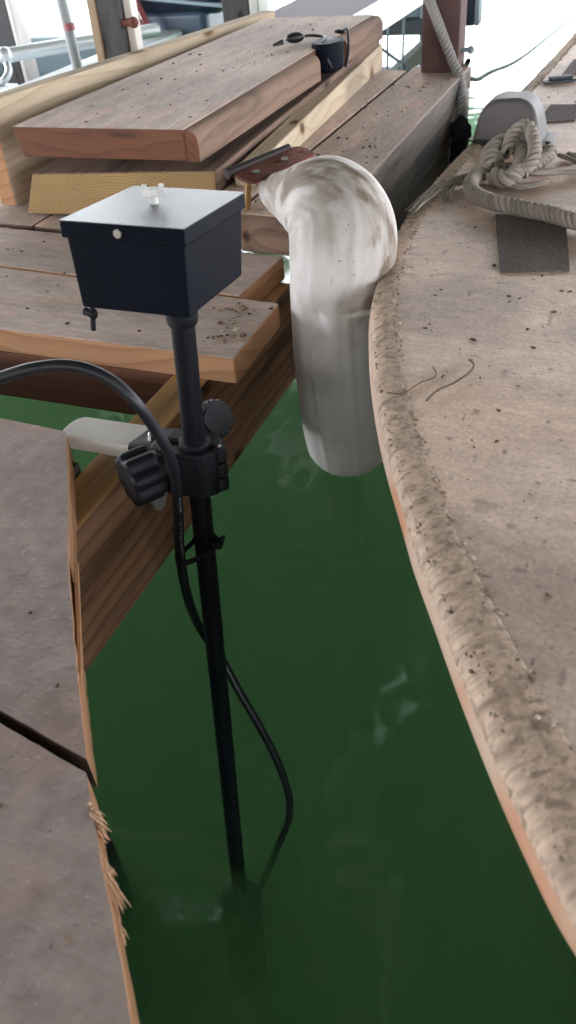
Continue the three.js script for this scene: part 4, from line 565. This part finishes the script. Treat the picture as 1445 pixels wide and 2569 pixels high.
  part(lf, 'cable', cyl([-1.43, 0.66, -4.5], [-1.15, 0.46, -4.55], 0.008, 0.008, 8), M.blueGrey);
  part(lf, 'upright', block(-1.20, -1.10, -1.1, 1.6, -4.95, -5.05, 0.01, 'y'), M.blueGrey);
  part(lf, 'hanging_panel', block(-1.36, -1.21, 0.62, 1.3, -5.0, -5.06, 0.01, 'y'), M.blueGrey);
  const dk = thing('lift_post', 'dark blue grey hanging post end right of the brown post', 'post');
  part(dk, 'post_core', block(-0.80, -0.735, 0.73, 3.2, -4.0, -4.08, 0.006, 'y'), M.cowl); part(dk, 'edge_trim', block(-0.733, -0.715, 0.73, 3.2, -4.0, -4.08, 0.004, 'y'), M.blueGrey);
}

// ---------------------------------------------------------------- small litter on the dock
{
  const boards = () => { const k = rnd(); if (k < 0.45) return [rr(-1.12, -0.78), 0.981 + 0.0236 * 0, 0]; return null; };
  const top = (i) => { const k = rnd(); if (k < 0.22) { const z = rr(-2.4, -1.42); return [rr(-1.05, -0.78), 0.9802 + 0.0236 * (-1.39 - z), z]; } if (k < 0.62) { const z = rr(-2.4, -1.35); return [rr(-0.63, -0.47), 0.868, z]; } if (k < 0.80) { const z = rr(-1.35, -0.97); return [rr(-1.2, -0.58), 0.797, z]; } const z = rr(-0.6, 0.1), x = rr(-0.9, -0.25); if (x > -0.62 + (z + 0.7) * 0.75 - 0.03) return [-0.8, 0.797, -0.5, 0.5]; return [x, 0.797, z, 0.7]; };
  const gs3 = () => (rnd() + rnd() + rnd() - 1.5) * 0.9;
  const top2 = (i) => i < 300 ? top(i) : i < 350 ? [Math.min(-0.492, -0.535 + gs3() * 0.05), 0.797, -1.08 + gs3() * 0.03, 0.8] : [Math.min(-0.490, -0.525 + gs3() * 0.035), 0.797, -1.0 + gs3() * 0.05, rnd() < 0.2 ? 1.6 : 0.8];
  crumbs('dock_litter', 'scattered dark crumbs and chips of dirt on the dock boards', 395, top2, [[0.05, 0.035, 0.028], [0.16, 0.10, 0.065], [0.46, 0.38, 0.30], [0.28, 0.19, 0.13]], () => rr(0.0009, 0.0032));
}

// ---------------------------------------------------------------- boathouse roof overhead, out of view: it keeps the sky off the slip
{
  const r = thing('boathouse_roof', 'plank roof of the boathouse over the slip and dock', 'roof');
  { const s = new THREE.Shape(); s.moveTo(-9, 8.5); s.lineTo(8, 8.5); s.lineTo(8, -8); s.lineTo(-9, -8); s.closePath();
    for (const [x0, x1, z0, z1] of [[-1.95, -1.28, -1.25, -1.85], [-1.25, -0.9, -2.7, -3.4], [-1.4, -0.7, -3.5, -4.6], [-2.6, -2.1, -0.2, -1.0]]) { const h = new THREE.Path(); h.moveTo(x0 + 0.01, -z0 + 0.01); h.lineTo(x1 - 0.01, -z0 + 0.01); h.lineTo(x1 - 0.01, -z1 - 0.01); h.lineTo(x0 + 0.01, -z1 - 0.01); h.closePath(); s.holes.push(h); }
    const g = new THREE.ExtrudeGeometry(s, { depth: 0.06, bevelEnabled: false }); g.rotateX(-Math.PI / 2); g.translate(0, 3.364, 0); part(r, 'roof_deck', g, M.brown); }
  { const pm = new THREE.MeshPhysicalMaterial({ name: 'translucent_roof_sheet', map: tex(512, 512, (u, v) => { const k = 0.25 + 0.75 * step(0.38, 0.62, fbm(u, v, 6, 6, 161, 4)); return [200 * k, 212 * k, 210 * k]; }), roughness: 0.9, transmission: 0.9, thickness: 0 }); for (const q of [[-1.95, -1.28, -1.25, -1.85], [-1.25, -0.9, -2.7, -3.4], [-1.4, -0.7, -3.5, -4.6], [-2.6, -2.1, -0.2, -1.0]]) part(r, 'translucent_panel', block(q[0], q[1], 3.36, 3.362, q[2], q[3], 0.0005, 'x'), pm); }
  const wl = thing('boathouse_wall', 'low board wall of the boathouse behind the viewer', 'wall');
  part(wl, 'wall', block(-9, 8, -0.5, 2.35, 7.1, 7.0, 0.01, 'x'), M.tan);
  for (let i = 0; i < 8; i++) part(r, 'rafter', block(-8.5 + i * 2.2, -8.4 + i * 2.2, 3.2, 3.357, 8, -8.5, 0.004, 'z'), M.brown);
}
renderer.render(scene, camera);
